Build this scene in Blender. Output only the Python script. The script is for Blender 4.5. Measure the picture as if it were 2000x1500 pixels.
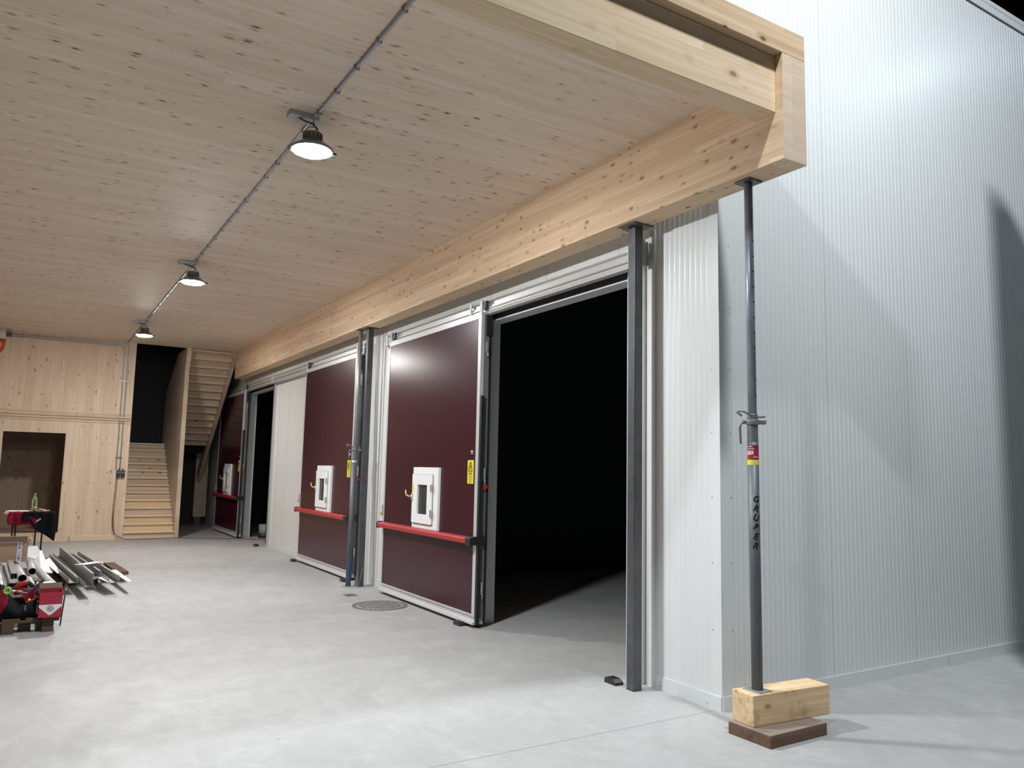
import bpy, bmesh, math, random
from mathutils import Vector, Matrix
random.seed(7)
PI = math.pi
scn = bpy.context.scene
C = scn.collection
for o in list(bpy.data.objects): bpy.data.objects.remove(o, do_unlink=True)

# ------------------------------------------------------------ camera
F, YAW, PITCH, ROLL = 1511.9462, 1.018901, 0.111516, 0.0212347
CAM = Vector((4.010305, -4.257667, 1.65))
d = Vector((-math.sin(YAW)*math.cos(PITCH), math.cos(YAW)*math.cos(PITCH), math.sin(PITCH)))
r = d.cross(Vector((0, 0, 1))).normalized(); u = r.cross(d)
cr, sr = math.cos(ROLL), math.sin(ROLL)
r2 = cr*r + sr*u; u2 = -sr*r + cr*u
cd = bpy.data.cameras.new('camera'); cam = bpy.data.objects.new('camera', cd); C.objects.link(cam)
m = Matrix((r2, u2, -d)).transposed().to_4x4(); m.translation = CAM
cam.matrix_world = m
cd.sensor_fit = 'HORIZONTAL'; cd.sensor_width = 36.0; cd.lens = F*36.0/2000.0
cd.clip_start = 0.05; cd.clip_end = 200
scn.camera = cam

# ------------------------------------------------------------ world, exposure
w = bpy.data.worlds.new('night'); scn.world = w; w.use_nodes = True
bg = w.node_tree.nodes['Background']; bg.inputs[0].default_value = (0.8, 0.88, 1.0, 1); bg.inputs[1].default_value = 0.004
scn.view_settings.view_transform = 'Standard'; scn.view_settings.look = 'None'
scn.view_settings.gamma = 1.0; scn.view_settings.use_curve_mapping = False
scn.view_settings.exposure = 0.17
scn.cycles.max_bounces = 10; scn.cycles.diffuse_bounces = 7; scn.cycles.glossy_bounces = 4
scn.cycles.sample_clamp_indirect = 6.0
LAMP_W = 1100.0      # emission of each bay light's lens
HALL_W = 265.0       # watts of the high hall floodlight
HALL_W4 = 165.0      # watts of the second high floodlight
HALL_W3 = 45.0       # watts of the aisle floodlight

# ------------------------------------------------------------ materials
def newmat(name):
    mt = bpy.data.materials.new(name); mt.use_nodes = True
    nt = mt.node_tree; b = nt.nodes['Principled BSDF']
    return mt, nt, b
def nd(nt, t, **kw):
    n = nt.nodes.new(t)
    for k, v in kw.items():
        setattr(n, k, v)
    return n
def math_(nt, op, a, b=None, clamp=False):
    n = nt.nodes.new('ShaderNodeMath'); n.operation = op; n.use_clamp = clamp
    for i, v in enumerate((a, b)):
        if v is None: continue
        if isinstance(v, (int, float)): n.inputs[i].default_value = v
        else: nt.links.new(v, n.inputs[i])
    return n.outputs[0]
def mixc(nt, fac, a, b, mode='MIX'):
    n = nt.nodes.new('ShaderNodeMix'); n.data_type = 'RGBA'; n.blend_type = mode
    if isinstance(fac, (int, float)): n.inputs[0].default_value = fac
    else: nt.links.new(fac, n.inputs[0])
    for i, v in ((6, a), (7, b)):
        if isinstance(v, tuple): n.inputs[i].default_value = (*v[:3], 1)
        else: nt.links.new(v, n.inputs[i])
    return n.outputs[2]
def noise(nt, vec, scale, detail=2, rough=0.5):
    n = nd(nt, 'ShaderNodeTexNoise'); n.inputs['Scale'].default_value = scale
    n.inputs['Detail'].default_value = detail; n.inputs['Roughness'].default_value = rough
    nt.links.new(vec, n.inputs['Vector']); return n.outputs['Fac']
def maprange(nt, v, a, b, c, d_):
    n = nd(nt, 'ShaderNodeMapRange'); nt.links.new(v, n.inputs[0])
    for i, x in enumerate((a, b, c, d_)): n.inputs[i+1].default_value = x
    return n.outputs[0]
def bump(nt, b, h, strength=0.2, dist=0.002):
    n = nd(nt, 'ShaderNodeBump'); n.inputs['Strength'].default_value = strength; n.inputs['Distance'].default_value = dist
    nt.links.new(h, n.inputs['Height']); nt.links.new(n.outputs[0], b.inputs['Normal'])
def simple(name, col, rough=0.5, metal=0.0, var=0.06, nscale=6.0, coat=0.0, bumpy=0.0, crough=0.03):
    mt, nt, b = newmat(name)
    tc = nd(nt, 'ShaderNodeTexCoord')
    f = noise(nt, tc.outputs['Object'], nscale, 4, 0.6)
    c = mixc(nt, f, tuple(x*(1-var) for x in col), tuple(min(1, x*(1+var)) for x in col))
    nt.links.new(c, b.inputs['Base Color'])
    b.inputs['Roughness'].default_value = rough; b.inputs['Metallic'].default_value = metal
    b.inputs['Coat Weight'].default_value = coat; b.inputs['Coat Roughness'].default_value = crough
    if rough >= 0.8: b.inputs['Specular IOR Level'].default_value = 0.08
    if bumpy: bump(nt, b, noise(nt, tc.outputs['Object'], nscale*12, 3), bumpy, 0.002)
    return mt
def wood(name, base, grain='x', lam='z', lamw=0.04, seg=1.8, knots=0.6, kscale=5.0, tint=0.12, rough=0.62, line=0.25, kcol=(0.12, 0.05, 0.02), kmax=0.085, band=0.28, kel=0.55, dirt=0.0):
    """glued or sawn spruce: lamellas of differing tint, stretched grain and scattered knots"""
    mt, nt, b = newmat(name)
    tc = nd(nt, 'ShaderNodeTexCoord'); sp = nd(nt, 'ShaderNodeSeparateXYZ')
    nt.links.new(tc.outputs['Object'], sp.inputs[0])
    ax = {'x': sp.outputs[0], 'y': sp.outputs[1], 'z': sp.outputs[2]}
    g = ax[grain]; l = ax[lam]; o = ax[[a for a in 'xyz' if a not in (grain, lam)][0]]
    idx = math_(nt, 'FLOOR', math_(nt, 'DIVIDE', l, lamw))
    fr = math_(nt, 'FRACT', math_(nt, 'DIVIDE', l, lamw))
    wn = nd(nt, 'ShaderNodeTexWhiteNoise', noise_dimensions='1D'); nt.links.new(idx, wn.inputs['W'])
    gs = math_(nt, 'ADD', math_(nt, 'DIVIDE', g, seg), math_(nt, 'MULTIPLY', wn.outputs['Value'], 7.3))
    sidx = math_(nt, 'FLOOR', gs)
    cv = nd(nt, 'ShaderNodeCombineXYZ'); nt.links.new(idx, cv.inputs[0]); nt.links.new(sidx, cv.inputs[1])
    wn2 = nd(nt, 'ShaderNodeTexWhiteNoise', noise_dimensions='2D'); nt.links.new(cv.outputs[0], wn2.inputs['Vector'])
    # stretched grain, shifted per board
    gv = nd(nt, 'ShaderNodeCombineXYZ')
    nt.links.new(math_(nt, 'ADD', math_(nt, 'MULTIPLY', g, 0.9), math_(nt, 'MULTIPLY', wn2.outputs['Value'], 31.0)), gv.inputs[0])
    nt.links.new(math_(nt, 'MULTIPLY', l, 38.0), gv.inputs[1]); nt.links.new(math_(nt, 'MULTIPLY', o, 38.0), gv.inputs[2])
    gr = noise(nt, gv.outputs[0], 1.0, 4, 0.6)
    gv2 = nd(nt, 'ShaderNodeCombineXYZ')
    nt.links.new(math_(nt, 'MULTIPLY', g, 0.35), gv2.inputs[0])
    nt.links.new(math_(nt, 'MULTIPLY', l, 6.0), gv2.inputs[1]); nt.links.new(math_(nt, 'MULTIPLY', o, 6.0), gv2.inputs[2])
    gr2 = noise(nt, gv2.outputs[0], 1.0, 2, 0.5)
    dark = tuple(x*(1-tint*1.6)*y for x, y in zip(base, (1, .96, .9))); light = tuple(min(1, x*(1+tint*0.7)) for x in base)
    c = mixc(nt, wn2.outputs['Value'], dark, light)
    c = mixc(nt, maprange(nt, gr, 0.35, 0.75, 0.0, line), c, tuple(x*y for x, y in zip(base, (.66, .55, .42))))
    c = mixc(nt, maprange(nt, gr2, 0.45, 0.75, 0.0, band), c, tuple(x*y for x, y in zip(base, (.80, .70, .58))))
    # joint line between lamellas
    jl = math_(nt, 'LESS_THAN', math_(nt, 'ABSOLUTE', math_(nt, 'SUBTRACT', fr, 0.5)), 0.485)
    c = mixc(nt, math_(nt, 'MULTIPLY', math_(nt, 'SUBTRACT', 1.0, jl), 0.22), c, tuple(x*.55 for x in base))
    # knots
    kv = nd(nt, 'ShaderNodeCombineXYZ')
    nt.links.new(math_(nt, 'MULTIPLY', g, kel), kv.inputs[0]); nt.links.new(l, kv.inputs[1]); nt.links.new(o, kv.inputs[2])
    vo = nd(nt, 'ShaderNodeTexVoronoi'); vo.inputs['Scale'].default_value = kscale; nt.links.new(kv.outputs[0], vo.inputs['Vector'])
    sc = nd(nt, 'ShaderNodeSeparateColor'); nt.links.new(vo.outputs['Color'], sc.inputs[0])
    rad = math_(nt, 'MULTIPLY', math_(nt, 'POWER', sc.outputs[0], 1.8), kmax)
    keep = math_(nt, 'LESS_THAN', sc.outputs[1], knots)
    rad = math_(nt, 'MULTIPLY', rad, keep)
    k = math_(nt, 'DIVIDE', vo.outputs['Distance'], math_(nt, 'ADD', rad, 0.0005))
    core = maprange(nt, k, 0.75, 1.05, 1.0, 0.0); halo = maprange(nt, k, 1.0, 2.2, 0.45, 0.0)
    c = mixc(nt, halo, c, tuple(x*y for x, y in zip(base, (.62, .45, .28))))
    c = mixc(nt, math_(nt, 'MULTIPLY', core, math_(nt, 'ADD', math_(nt, 'MULTIPLY', sc.outputs[2], 0.5), 0.42)), c, kcol)
    if dirt:
        dn = noise(nt, tc.outputs['Object'], 9.0, 5, 0.65)
        c = mixc(nt, maprange(nt, dn, 0.53, 0.68, 0.0, dirt), c, tuple(x*.38 for x in base))
    # thin dark growth streaks, few and far between
    sv = nd(nt, 'ShaderNodeCombineXYZ')
    nt.links.new(math_(nt, 'ADD', math_(nt, 'MULTIPLY', g, 0.55), math_(nt, 'MULTIPLY', wn2.outputs['Value'], 17.0)), sv.inputs[0])
    nt.links.new(math_(nt, 'MULTIPLY', l, 75.0), sv.inputs[1]); nt.links.new(math_(nt, 'MULTIPLY', o, 75.0), sv.inputs[2])
    ss = noise(nt, sv.outputs[0], 1.0, 2, 0.5)
    c = mixc(nt, maprange(nt, ss, 0.66, 0.78, 0.0, 0.42), c, tuple(x*y for x, y in zip(base, (.55, .42, .30))))
    nt.links.new(c, b.inputs['Base Color']); b.inputs['Roughness'].default_value = rough
    b.inputs['Specular IOR Level'].default_value = 0.2
    bump(nt, b, gr, 0.12, 0.001)
    return mt

M = {}
M['ceilwood'] = wood('ceiling spruce lamella', (0.76, 0.66, 0.56), 'y', 'x', 0.10, 3.4, 0.62, 22.0, 0.03, line=0.40, kmax=0.30, band=0.2, kel=0.4)
M['glulam'] = wood('glulam spruce along x', (0.80, 0.62, 0.44), 'x', 'z', 0.045, 2.6, 0.8, 17, 0.10, line=0.6, kmax=0.26, kel=0.5)
M['glulamy'] = wood('glulam spruce along y', (0.90, 0.74, 0.54), 'y', 'z', 0.3, 2.0, 0.75, 10, 0.10, line=0.6, kmax=0.24)
M['capwood'] = wood('glulam cap along y', (0.72, 0.55, 0.38), 'y', 'z', 0.04, 2.4, 0.6, 11, 0.12, line=0.6, kmax=0.22)
M['endgrain'] = wood('beam end board', (0.72, 0.58, 0.46), 'y', 'x', 0.5, 3.0, 0.3, 9, 0.08, line=0.4, kmax=0.2)
M['clt'] = wood('vertical spruce panel', (0.73, 0.615, 0.49), 'z', 'y', 0.16, 4.5, 0.6, 15, 0.05, line=0.6, kmax=0.25, band=0.42)
M['stairwood'] = wood('stair spruce', (0.66, 0.545, 0.42), 'y', 'z', 0.085, 5, 0.5, 10, 0.12, line=0.7, band=0.45, kmax=0.2)
M['stairlight'] = wood('pale stair tread', (0.78, 0.67, 0.54), 'y', 'z', 0.3, 5, 0.4, 6, 0.05, line=0.3)
M['stairslope'] = wood('stair side spruce', (0.62, 0.52, 0.41), 'x', 'z', 0.22, 5, 0.5, 6, 0.10, line=0.3)
M['yellowboard'] = wood('yellow shuttering board', (0.70, 0.53, 0.33), 'y', 'z', 0.3, 5, 0.5, 6, 0.08, line=0.35)
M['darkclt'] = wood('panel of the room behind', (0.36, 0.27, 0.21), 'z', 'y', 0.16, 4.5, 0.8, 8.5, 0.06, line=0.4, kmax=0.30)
M['block'] = wood('square sawn timber', (0.82, 0.63, 0.40), 'y', 'z', 0.6, 6, 0.6, 12, 0.06, line=0.85, kmax=0.24, dirt=0.5)
M['plank'] = wood('weathered plank', (0.17, 0.11, 0.08), 'y', 'z', 0.6, 6, 0.5, 7, 0.06, line=0.6, rough=0.75, dirt=0.6)
M['plankpale'] = wood('weathered plank top', (0.30, 0.25, 0.22), 'y', 'x', 0.6, 6, 0.5, 7, 0.06, line=0.5, rough=0.75, dirt=0.5)
M['pallet'] = wood('pallet timber', (0.13, 0.09, 0.065), 'y', 'x', 0.12, 2, 0.4, 7, 0.15, line=0.5, rough=0.8)
M['panel'] = simple('coated panel white', (0.67, 0.69, 0.685), 0.42, 0.0, 0.02, 1.2, 0.18, 0, 0.26)
M['panelsmooth'] = simple('coated panel white plain', (0.68, 0.69, 0.67), 0.38, 0.0, 0.02, 1.5, 0.1)
M['flash'] = simple('white flashing', (0.66, 0.69, 0.69), 0.35, 0.0, 0.02, 3, 0.1)
M['jointdark'] = simple('panel joint', (0.26, 0.27, 0.27), 0.6)
M['screw'] = simple('screw head', (0.35, 0.36, 0.37), 0.4, 0.7)
M['white'] = simple('white plastic', (0.90, 0.91, 0.90), 0.35, 0, 0.01)
M['alu'] = simple('door aluminium', (0.66, 0.67, 0.67), 0.32, 0.35, 0.03, 10)
M['trackalu'] = simple('track aluminium', (0.62, 0.62, 0.60), 0.35, 0.5, 0.04, 10)
M['edge'] = simple('door edge grey', (0.15, 0.16, 0.17), 0.5, 0.0, 0.04)
M['black'] = simple('black rubber', (0.012, 0.013, 0.015), 0.55, 0, 0.2)
M['blackplastic'] = simple('black plastic', (0.018, 0.02, 0.024), 0.4, 0, 0.1)
M['red'] = simple('red plastic', (0.42, 0.030, 0.034), 0.35, 0, 0.04, 8)
M['chrome'] = simple('chrome fitting', (0.55, 0.55, 0.55), 0.25, 0.6, 0.05)
M['yellow'] = simple('yellow sticker', (0.78, 0.68, 0.03), 0.5, 0, 0.02)
M['yellowink'] = simple('sticker ink dark', (0.16, 0.13, 0.01), 0.5)
M['ink'] = simple('black ink', (0.01, 0.01, 0.01), 0.6)
M['brass'] = simple('yellow padlock', (0.65, 0.5, 0.15), 0.4, 0.3)
M['tubedark'] = simple('worn outer tube steel', (0.115, 0.125, 0.14), 0.48, 0.2, 0.3, 14, 0, 0.05)
M['galv'] = simple('galvanised steel', (0.22, 0.23, 0.245), 0.38, 0.4, 0.3, 22, 0, 0.05)
M['galvdark'] = simple('galvanised tube', (0.25, 0.27, 0.32), 0.36, 0.3, 0.35, 14, 0.0, 0.05)
M['galvlight'] = simple('galvanised profile', (0.42, 0.43, 0.42), 0.42, 0.6, 0.15, 12)
M['conduit'] = simple('conduit steel', (0.42, 0.43, 0.46), 0.4, 0.6, 0.1, 14)
M['steel'] = simple('raw black steel', (0.10, 0.103, 0.11), 0.40, 0.45, 0.45, 9, 0, 0.05)
M['lamphouse'] = simple('lamp housing', (0.25, 0.26, 0.28), 0.35, 0.6, 0.05)
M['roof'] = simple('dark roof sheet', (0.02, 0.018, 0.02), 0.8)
M['hallwall'] = simple('hall wall panel', (0.24, 0.245, 0.25), 0.6)
M['coldroom'] = simple('unlit room lining', (0.06, 0.065, 0.07), 0.85)  # darkness of the rooms is put into the lining colour
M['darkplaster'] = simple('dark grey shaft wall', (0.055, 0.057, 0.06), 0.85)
M['carton'] = simple('brown cardboard', (0.30, 0.21, 0.14), 0.75, 0, 0.08, 5)
M['tape'] = simple('pale grey packing tape', (0.55, 0.56, 0.60), 0.35)
M['blueink'] = simple('navy print', (0.03, 0.035, 0.12), 0.5)
M['boxred'] = simple('red printed card', (0.34, 0.017, 0.045), 0.45, 0, 0.03)
M['cardwhite'] = simple('white printed card', (0.72, 0.70, 0.70), 0.5, 0, 0.02)
M['paper'] = simple('white paper', (0.85, 0.85, 0.85), 0.7, 0, 0.01)
M['pipegrey'] = simple('pale grey pipe', (0.50, 0.49, 0.48), 0.4, 0.1, 0.08)
M['bagblack'] = simple('black fabric', (0.008, 0.009, 0.012), 0.85, 0, 0.3, 10, 0, 0.4)
M['bagred'] = simple('dark red fabric', (0.17, 0.011, 0.022), 0.8, 0, 0.12, 10, 0, 0.4)
M['wine'] = simple('wine red cloth', (0.20, 0.012, 0.035), 0.85, 0, 0.15, 10, 0, 0.4)
M['green'] = simple('lime green plastic', (0.25, 0.48, 0.07), 0.4)
M['pink'] = simple('pink plastic', (0.65, 0.10, 0.16), 0.4)
M['orange'] = simple('orange pipe', (0.42, 0.06, 0.015), 0.3, 0, 0.05)
M['ivory'] = simple('ivory pipe sleeve', (0.55, 0.48, 0.42), 0.5)
M['tablewood'] = wood('table top board', (0.50, 0.34, 0.24), 'y', 'x', 0.2, 3, 0.1, 6, 0.06)
M['cablered'] = simple('dark red cable', (0.16, 0.045, 0.04), 0.5)
M['castiron'] = simple('worn cast iron', (0.17, 0.165, 0.16), 0.6, 0.1, 0.5, 20)
M['coverfill'] = simple('concrete fill of the cover', (0.30, 0.295, 0.29), 0.7, 0, 0.2, 20)
M['bucket'] = simple('grey bucket', (0.25, 0.26, 0.27), 0.5)
M['bluish'] = simple('blue paint smear', (0.03, 0.08, 0.18), 0.5)

def door_mat():
    mt, nt, b = newmat('wine red door skin')
    tc = nd(nt, 'ShaderNodeTexCoord'); mp = nd(nt, 'ShaderNodeMapping'); mp.inputs['Scale'].default_value = (60, 60, 1.0)
    nt.links.new(tc.outputs['Object'], mp.inputs[0])
    f = noise(nt, mp.outputs[0], 1.0, 3, 0.6)
    c = mixc(nt, f, (0.042, 0.0055, 0.0135), (0.043, 0.0058, 0.014)); nt.links.new(c, b.inputs['Base Color'])
    b.inputs['Roughness'].default_value = 0.25; b.inputs['Specular IOR Level'].default_value = 0.32
    bump(nt, b, f, 0.006, 0.001)
    return mt
M['door'] = door_mat()
def concrete():
    mt, nt, b = newmat('power floated concrete')
    tc = nd(nt, 'ShaderNodeTexCoord'); O_ = tc.outputs['Object']
    a = noise(nt, O_, 0.55, 6, 0.62); a2 = noise(nt, O_, 3.2, 6, 0.68); a3 = noise(nt, O_, 40, 3, 0.6)
    mp = nd(nt, 'ShaderNodeMapping'); mp.inputs['Scale'].default_value = (1.6, 7, 1); mp.inputs['Rotation'].default_value = (0, 0, 0.5)
    nt.links.new(O_, mp.inputs[0]); st = noise(nt, mp.outputs[0], 1.0, 5, 0.65)
    c = mixc(nt, maprange(nt, a, 0.3, 0.7, 0, 1), (0.365, 0.360, 0.353), (0.460, 0.456, 0.448))
    c = mixc(nt, maprange(nt, a2, 0.42, 0.72, 0, 0.5), c, (0.31, 0.305, 0.30))
    c = mixc(nt, maprange(nt, st, 0.5, 0.75, 0, 0.35), c, (0.52, 0.515, 0.507))
    c = mixc(nt, maprange(nt, a3, 0.3, 0.8, 0, 0.16), c, (0.25, 0.25, 0.25))
    a4 = noise(nt, O_, 11, 5, 0.7); c = mixc(nt, maprange(nt, a4, 0.45, 0.75, 0, 0.35), c, (0.33, 0.325, 0.32))
    a5 = noise(nt, O_, 1.7, 7, 0.75); c = mixc(nt, maprange(nt, a5, 0.52, 0.70, 0, 0.5), c, (0.53, 0.528, 0.52))
    vo = nd(nt, 'ShaderNodeTexVoronoi'); vo.inputs['Scale'].default_value = 2.3; nt.links.new(O_, vo.inputs['Vector'])
    c = mixc(nt, maprange(nt, vo.outputs['Distance'], 0.014, 0.03, 0.7, 0), c, (0.12, 0.11, 0.10))
    nt.links.new(c, b.inputs['Base Color'])
    nt.links.new(maprange(nt, a2, 0.3, 0.7, 0.50, 0.68), b.inputs['Roughness']); b.inputs['Specular IOR Level'].default_value = 0.35
    bump(nt, b, a2, 0.05, 0.002)
    return mt
M['floor'] = concrete()
def emis(name, col, st):
    mt, nt, b = newmat(name)
    b.inputs['Base Color'].default_value = (0.9, 0.9, 0.9, 1)
    b.inputs['Emission Color'].default_value = (*col, 1); b.inputs['Emission Strength'].default_value = st
    return mt
M['lens'] = emis('lit lamp lens', (0.93, 0.97, 1.0), LAMP_W)
M['lens2'] = emis('lit lamp lens weaker', (0.95, 0.97, 1.0), LAMP_W*0.75)
M['lens3'] = emis('lit lamp lens weakest', (1.0, 0.96, 0.93), LAMP_W*0.6)
def glass(name, col, rough=0.02):
    mt, nt, b = newmat(name)
    b.inputs['Base Color'].default_value = (*col, 1); b.inputs['Roughness'].default_value = rough
    b.inputs['Transmission Weight'].default_value = 0.92; b.inputs['IOR'].default_value = 1.45
    return mt
M['paneglass'] = simple('dark window glass', (0.035, 0.04, 0.035), 0.12, 0, 0.3, 12)
M['bottle'] = glass('green bottle', (0.45, 0.75, 0.45), 0.05)

# ------------------------------------------------------------ mesh helpers
class MB:
    def __init__(s, *mats): s.bm = bmesh.new(); s.mats = list(mats); s.mi = 0
    def use(s, k):
        if k not in s.mats: s.mats.append(k)
        s.mi = s.mats.index(k); return s
    def _fin(s, vs, smooth=False):
        fs = set()
        for v in vs:
            for f in v.link_faces: fs.add(f)
        for f in fs: f.material_index = s.mi; f.smooth = smooth
    def box(s, x0, y0, z0, x1, y1, z1, rot=None, piv=None):
        vs = [s.bm.verts.new((x, y, z)) for x in (x0, x1) for y in (y0, y1) for z in (z0, z1)]
        for f in ((0,1,3,2), (4,6,7,5), (0,4,5,1), (2,3,7,6), (0,2,6,4), (1,5,7,3)):
            s.bm.faces.new([vs[i] for i in f])
        if rot is not None:
            p = Vector(piv if piv is not None else ((x0+x1)/2, (y0+y1)/2, (z0+z1)/2))
            for v in vs: v.co = rot @ (v.co-p) + p
        s._fin(vs); return s
    def bar(s, a, b, w, h, up=(0, 0, 1)):
        a, b = Vector(a), Vector(b); D = (b-a).normalized(); U = Vector(up)
        R = D.cross(U).normalized(); U = R.cross(D)
        vs = []
        for p in (a, b):
            for i, j in ((-1, -1), (1, -1), (1, 1), (-1, 1)): vs.append(s.bm.verts.new(p + R*i*w/2 + U*j*h/2))
        for f in ((3,2,1,0), (4,5,6,7), (0,1,5,4), (1,2,6,5), (2,3,7,6), (3,0,4,7)): s.bm.faces.new([vs[i] for i in f])
        s._fin(vs); return s
    def tube(s, pts, rad, n=14, caps=True, closed=False):
        pts = [Vector(p) for p in pts]; rings = []; prev = None
        rads = rad if isinstance(rad, (list, tuple)) else [rad]*len(pts)
        for i, p in enumerate(pts):
            if closed: t = (pts[(i+1) % len(pts)]-pts[i-1]).normalized()
            else: t = (pts[min(i+1, len(pts)-1)]-pts[max(i-1, 0)]).normalized()
            if prev is None:
                a = Vector((0, 0, 1)) if abs(t.z) < 0.9 else Vector((1, 0, 0)); N = t.cross(a).normalized()
            else: N = (prev - t*prev.dot(t)).normalized()
            prev = N; B = t.cross(N)
            rings.append([s.bm.verts.new(p + (N*math.cos(2*PI*k/n)+B*math.sin(2*PI*k/n))*rads[i]) for k in range(n)])
        L = len(rings)
        for i in range(L if closed else L-1):
            A, B2 = rings[i], rings[(i+1) % L]
            for k in range(n):
                f = s.bm.faces.new((A[k], A[(k+1) % n], B2[(k+1) % n], B2[k])); f.smooth = True; f.material_index = s.mi
        if caps and not closed:
            for q in (rings[0][::-1], rings[-1]):
                f = s.bm.faces.new(q); f.material_index = s.mi
        return s
    def pipe(s, a, b, ro, ri, n=20, inner=None):
        """hollow tube with open ends"""
        a, b = Vector(a), Vector(b); t = (b-a).normalized()
        q = Vector((0, 0, 1)) if abs(t.z) < 0.9 else Vector((1, 0, 0)); N = t.cross(q).normalized(); B = t.cross(N)
        R = [[s.bm.verts.new(p+(N*math.cos(2*PI*k/n)+B*math.sin(2*PI*k/n))*rr) for k in range(n)] for p, rr in ((a, ro), (b, ro), (b, ri), (a, ri))]
        m0 = s.mi; m1 = m0
        if inner: s.use(inner); m1 = s.mi; s.mi = m0
        for i in range(4):
            A, B2 = R[i], R[(i+1) % 4]; s.mi = m1 if i == 2 else m0
            for k in range(n):
                f = s.bm.faces.new((A[k], A[(k+1) % n], B2[(k+1) % n], B2[k])); f.smooth = i in (0, 2); f.material_index = s.mi
        return s
    def lathe(s, prof, c=(0, 0, 0), n=28, smooth=True):
        c = Vector(c); rings = []
        for rr, z in prof:
            rings.append([s.bm.verts.new(c+Vector((rr*math.cos(2*PI*k/n), rr*math.sin(2*PI*k/n), z))) for k in range(n)] if rr > 1e-6 else [s.bm.verts.new(c+Vector((0, 0, z)))])
        for A, B in zip(rings, rings[1:]):
            for k in range(n):
                k2 = (k+1) % n
                if len(A) == 1 and len(B) == 1: continue
                if len(A) == 1: q = (A[0], B[k2], B[k])
                elif len(B) == 1: q = (A[k], A[k2], B[0])
                else: q = (A[k], A[k2], B[k2], B[k])
                f = s.bm.faces.new(q); f.smooth = smooth; f.material_index = s.mi
        return s
    def prism(s, poly, axis, a, b):
        """poly: 2-D outline in the plane normal to axis; a,b extents"""
        def P(p, t):
            return {'x': (t, p[0], p[1]), 'y': (p[0], t, p[1]), 'z': (p[0], p[1], t)}[axis]
        A = [s.bm.verts.new(P(p, a)) for p in poly]; B = [s.bm.verts.new(P(p, b)) for p in poly]
        n = len(poly)
        fs = [s.bm.faces.new(A[::-1]), s.bm.faces.new(B)]
        for k in range(n): fs.append(s.bm.faces.new((A[k], A[(k+1) % n], B[(k+1) % n], B[k])))
        for f in fs: f.material_index = s.mi
        return s
    def build(s, name, parent=None, bevel=0.0, loc=None, rz=0, seg=2):
        bmesh.ops.recalc_face_normals(s.bm, faces=s.bm.faces[:])
        me = bpy.data.meshes.new(name); s.bm.to_mesh(me); s.bm.free()
        for k in s.mats: me.materials.append(M[k])
        o = bpy.data.objects.new(name, me); C.objects.link(o)
        if parent: o.parent = parent
        if loc: o.location = loc
        if rz: o.rotation_euler.z = rz
        if bevel:
            md = o.modifiers.new('bevel', 'BEVEL'); md.width = bevel; md.segments = seg; md.limit_method = 'ANGLE'
        return o
def ring(b, o, i, y0, y1):
    """flat rectangular ring between outer and inner (x0,z0,x1,z1), from y0 to y1"""
    def q(r, y): return [b.bm.verts.new((r[0], y, r[1])), b.bm.verts.new((r[2], y, r[1])), b.bm.verts.new((r[2], y, r[3])), b.bm.verts.new((r[0], y, r[3]))]
    O0, O1, I0, I1 = q(o, y0), q(o, y1), q(i, y0), q(i, y1)
    for k in range(4):
        j = (k+1) % 4
        for f_ in ((O0[k], O0[j], I0[j], I0[k]), (O1[k], O1[j], I1[j], I1[k]), (O0[k], O0[j], O1[j], O1[k]), (I0[k], I0[j], I1[j], I1[k])): b.bm.faces.new(f_).material_index = b.mi
    return b
def tag(o, label, cat=None, group=None, kind=None):
    if label: o['label'] = label
    if cat: o['category'] = cat
    if group: o['group'] = group
    if kind: o['kind'] = kind
    return o
def empty(name, loc, label, cat, group=None, rz=0, kind=None):
    o = bpy.data.objects.new(name, None); C.objects.link(o); o.empty_display_size = 0.1
    o.location = loc; o.rotation_euler.z = rz
    return tag(o, label, cat, group, kind)
def children(o): return [x for x in bpy.data.objects if x.parent == o]
def copy_tree(o, parent=None):
    c = o.copy(); C.objects.link(c); c.parent = parent
    for ch in children(o): copy_tree(ch, c)
    return c
def text_mesh(body, size, mat, name, shear=0.0, thick=0.0004, bold=0.0):
    cu = bpy.data.curves.new(name, 'FONT'); cu.body = body; cu.size = size; cu.extrude = thick; cu.shear = shear
    cu.offset = bold; cu.align_x = 'CENTER'; cu.align_y = 'CENTER'
    t = bpy.data.objects.new(name+'_tmp', cu); C.objects.link(t)
    dg = bpy.context.evaluated_depsgraph_get()
    me = bpy.data.meshes.new_from_object(t.evaluated_get(dg)); bpy.data.objects.remove(t)
    tb = bmesh.new(); tb.from_mesh(me); bmesh.ops.triangulate(tb, faces=tb.faces[:])
    for _ in range(3):
        lo = [e for e in tb.edges if e.calc_length() > 0.004]
        if not lo: break
        bmesh.ops.subdivide_edges(tb, edges=lo, cuts=1); bmesh.ops.triangulate(tb, faces=tb.faces[:])
    tb.to_mesh(me); tb.free()
    me.materials.clear(); me.materials.append(M[mat])
    o = bpy.data.objects.new(name, me); C.objects.link(o); return o

L = -14.785      # plane of the timber wall at the far end
ZC = 4.276       # underside of the timber ceiling
YF, YB, ZB, XE = -0.3375, -0.1148, 3.6586, 0.88   # edge beam
OPEN = [(-3.45, -1.0), (-9.55, -7.15), (-14.57, -12.38)]
ZO = 3.31        # head of the door openings
H = 6.728        # top of the cold store walls

# ------------------------------------------------------------ setting
def S(o, label, cat): return tag(o, label, cat, kind='structure')
f = MB('floor').box(-32, -16, -0.3, 14, 16, 0).build('floor')
S(f, 'pale grey power-floated concrete floor', 'floor')
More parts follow.
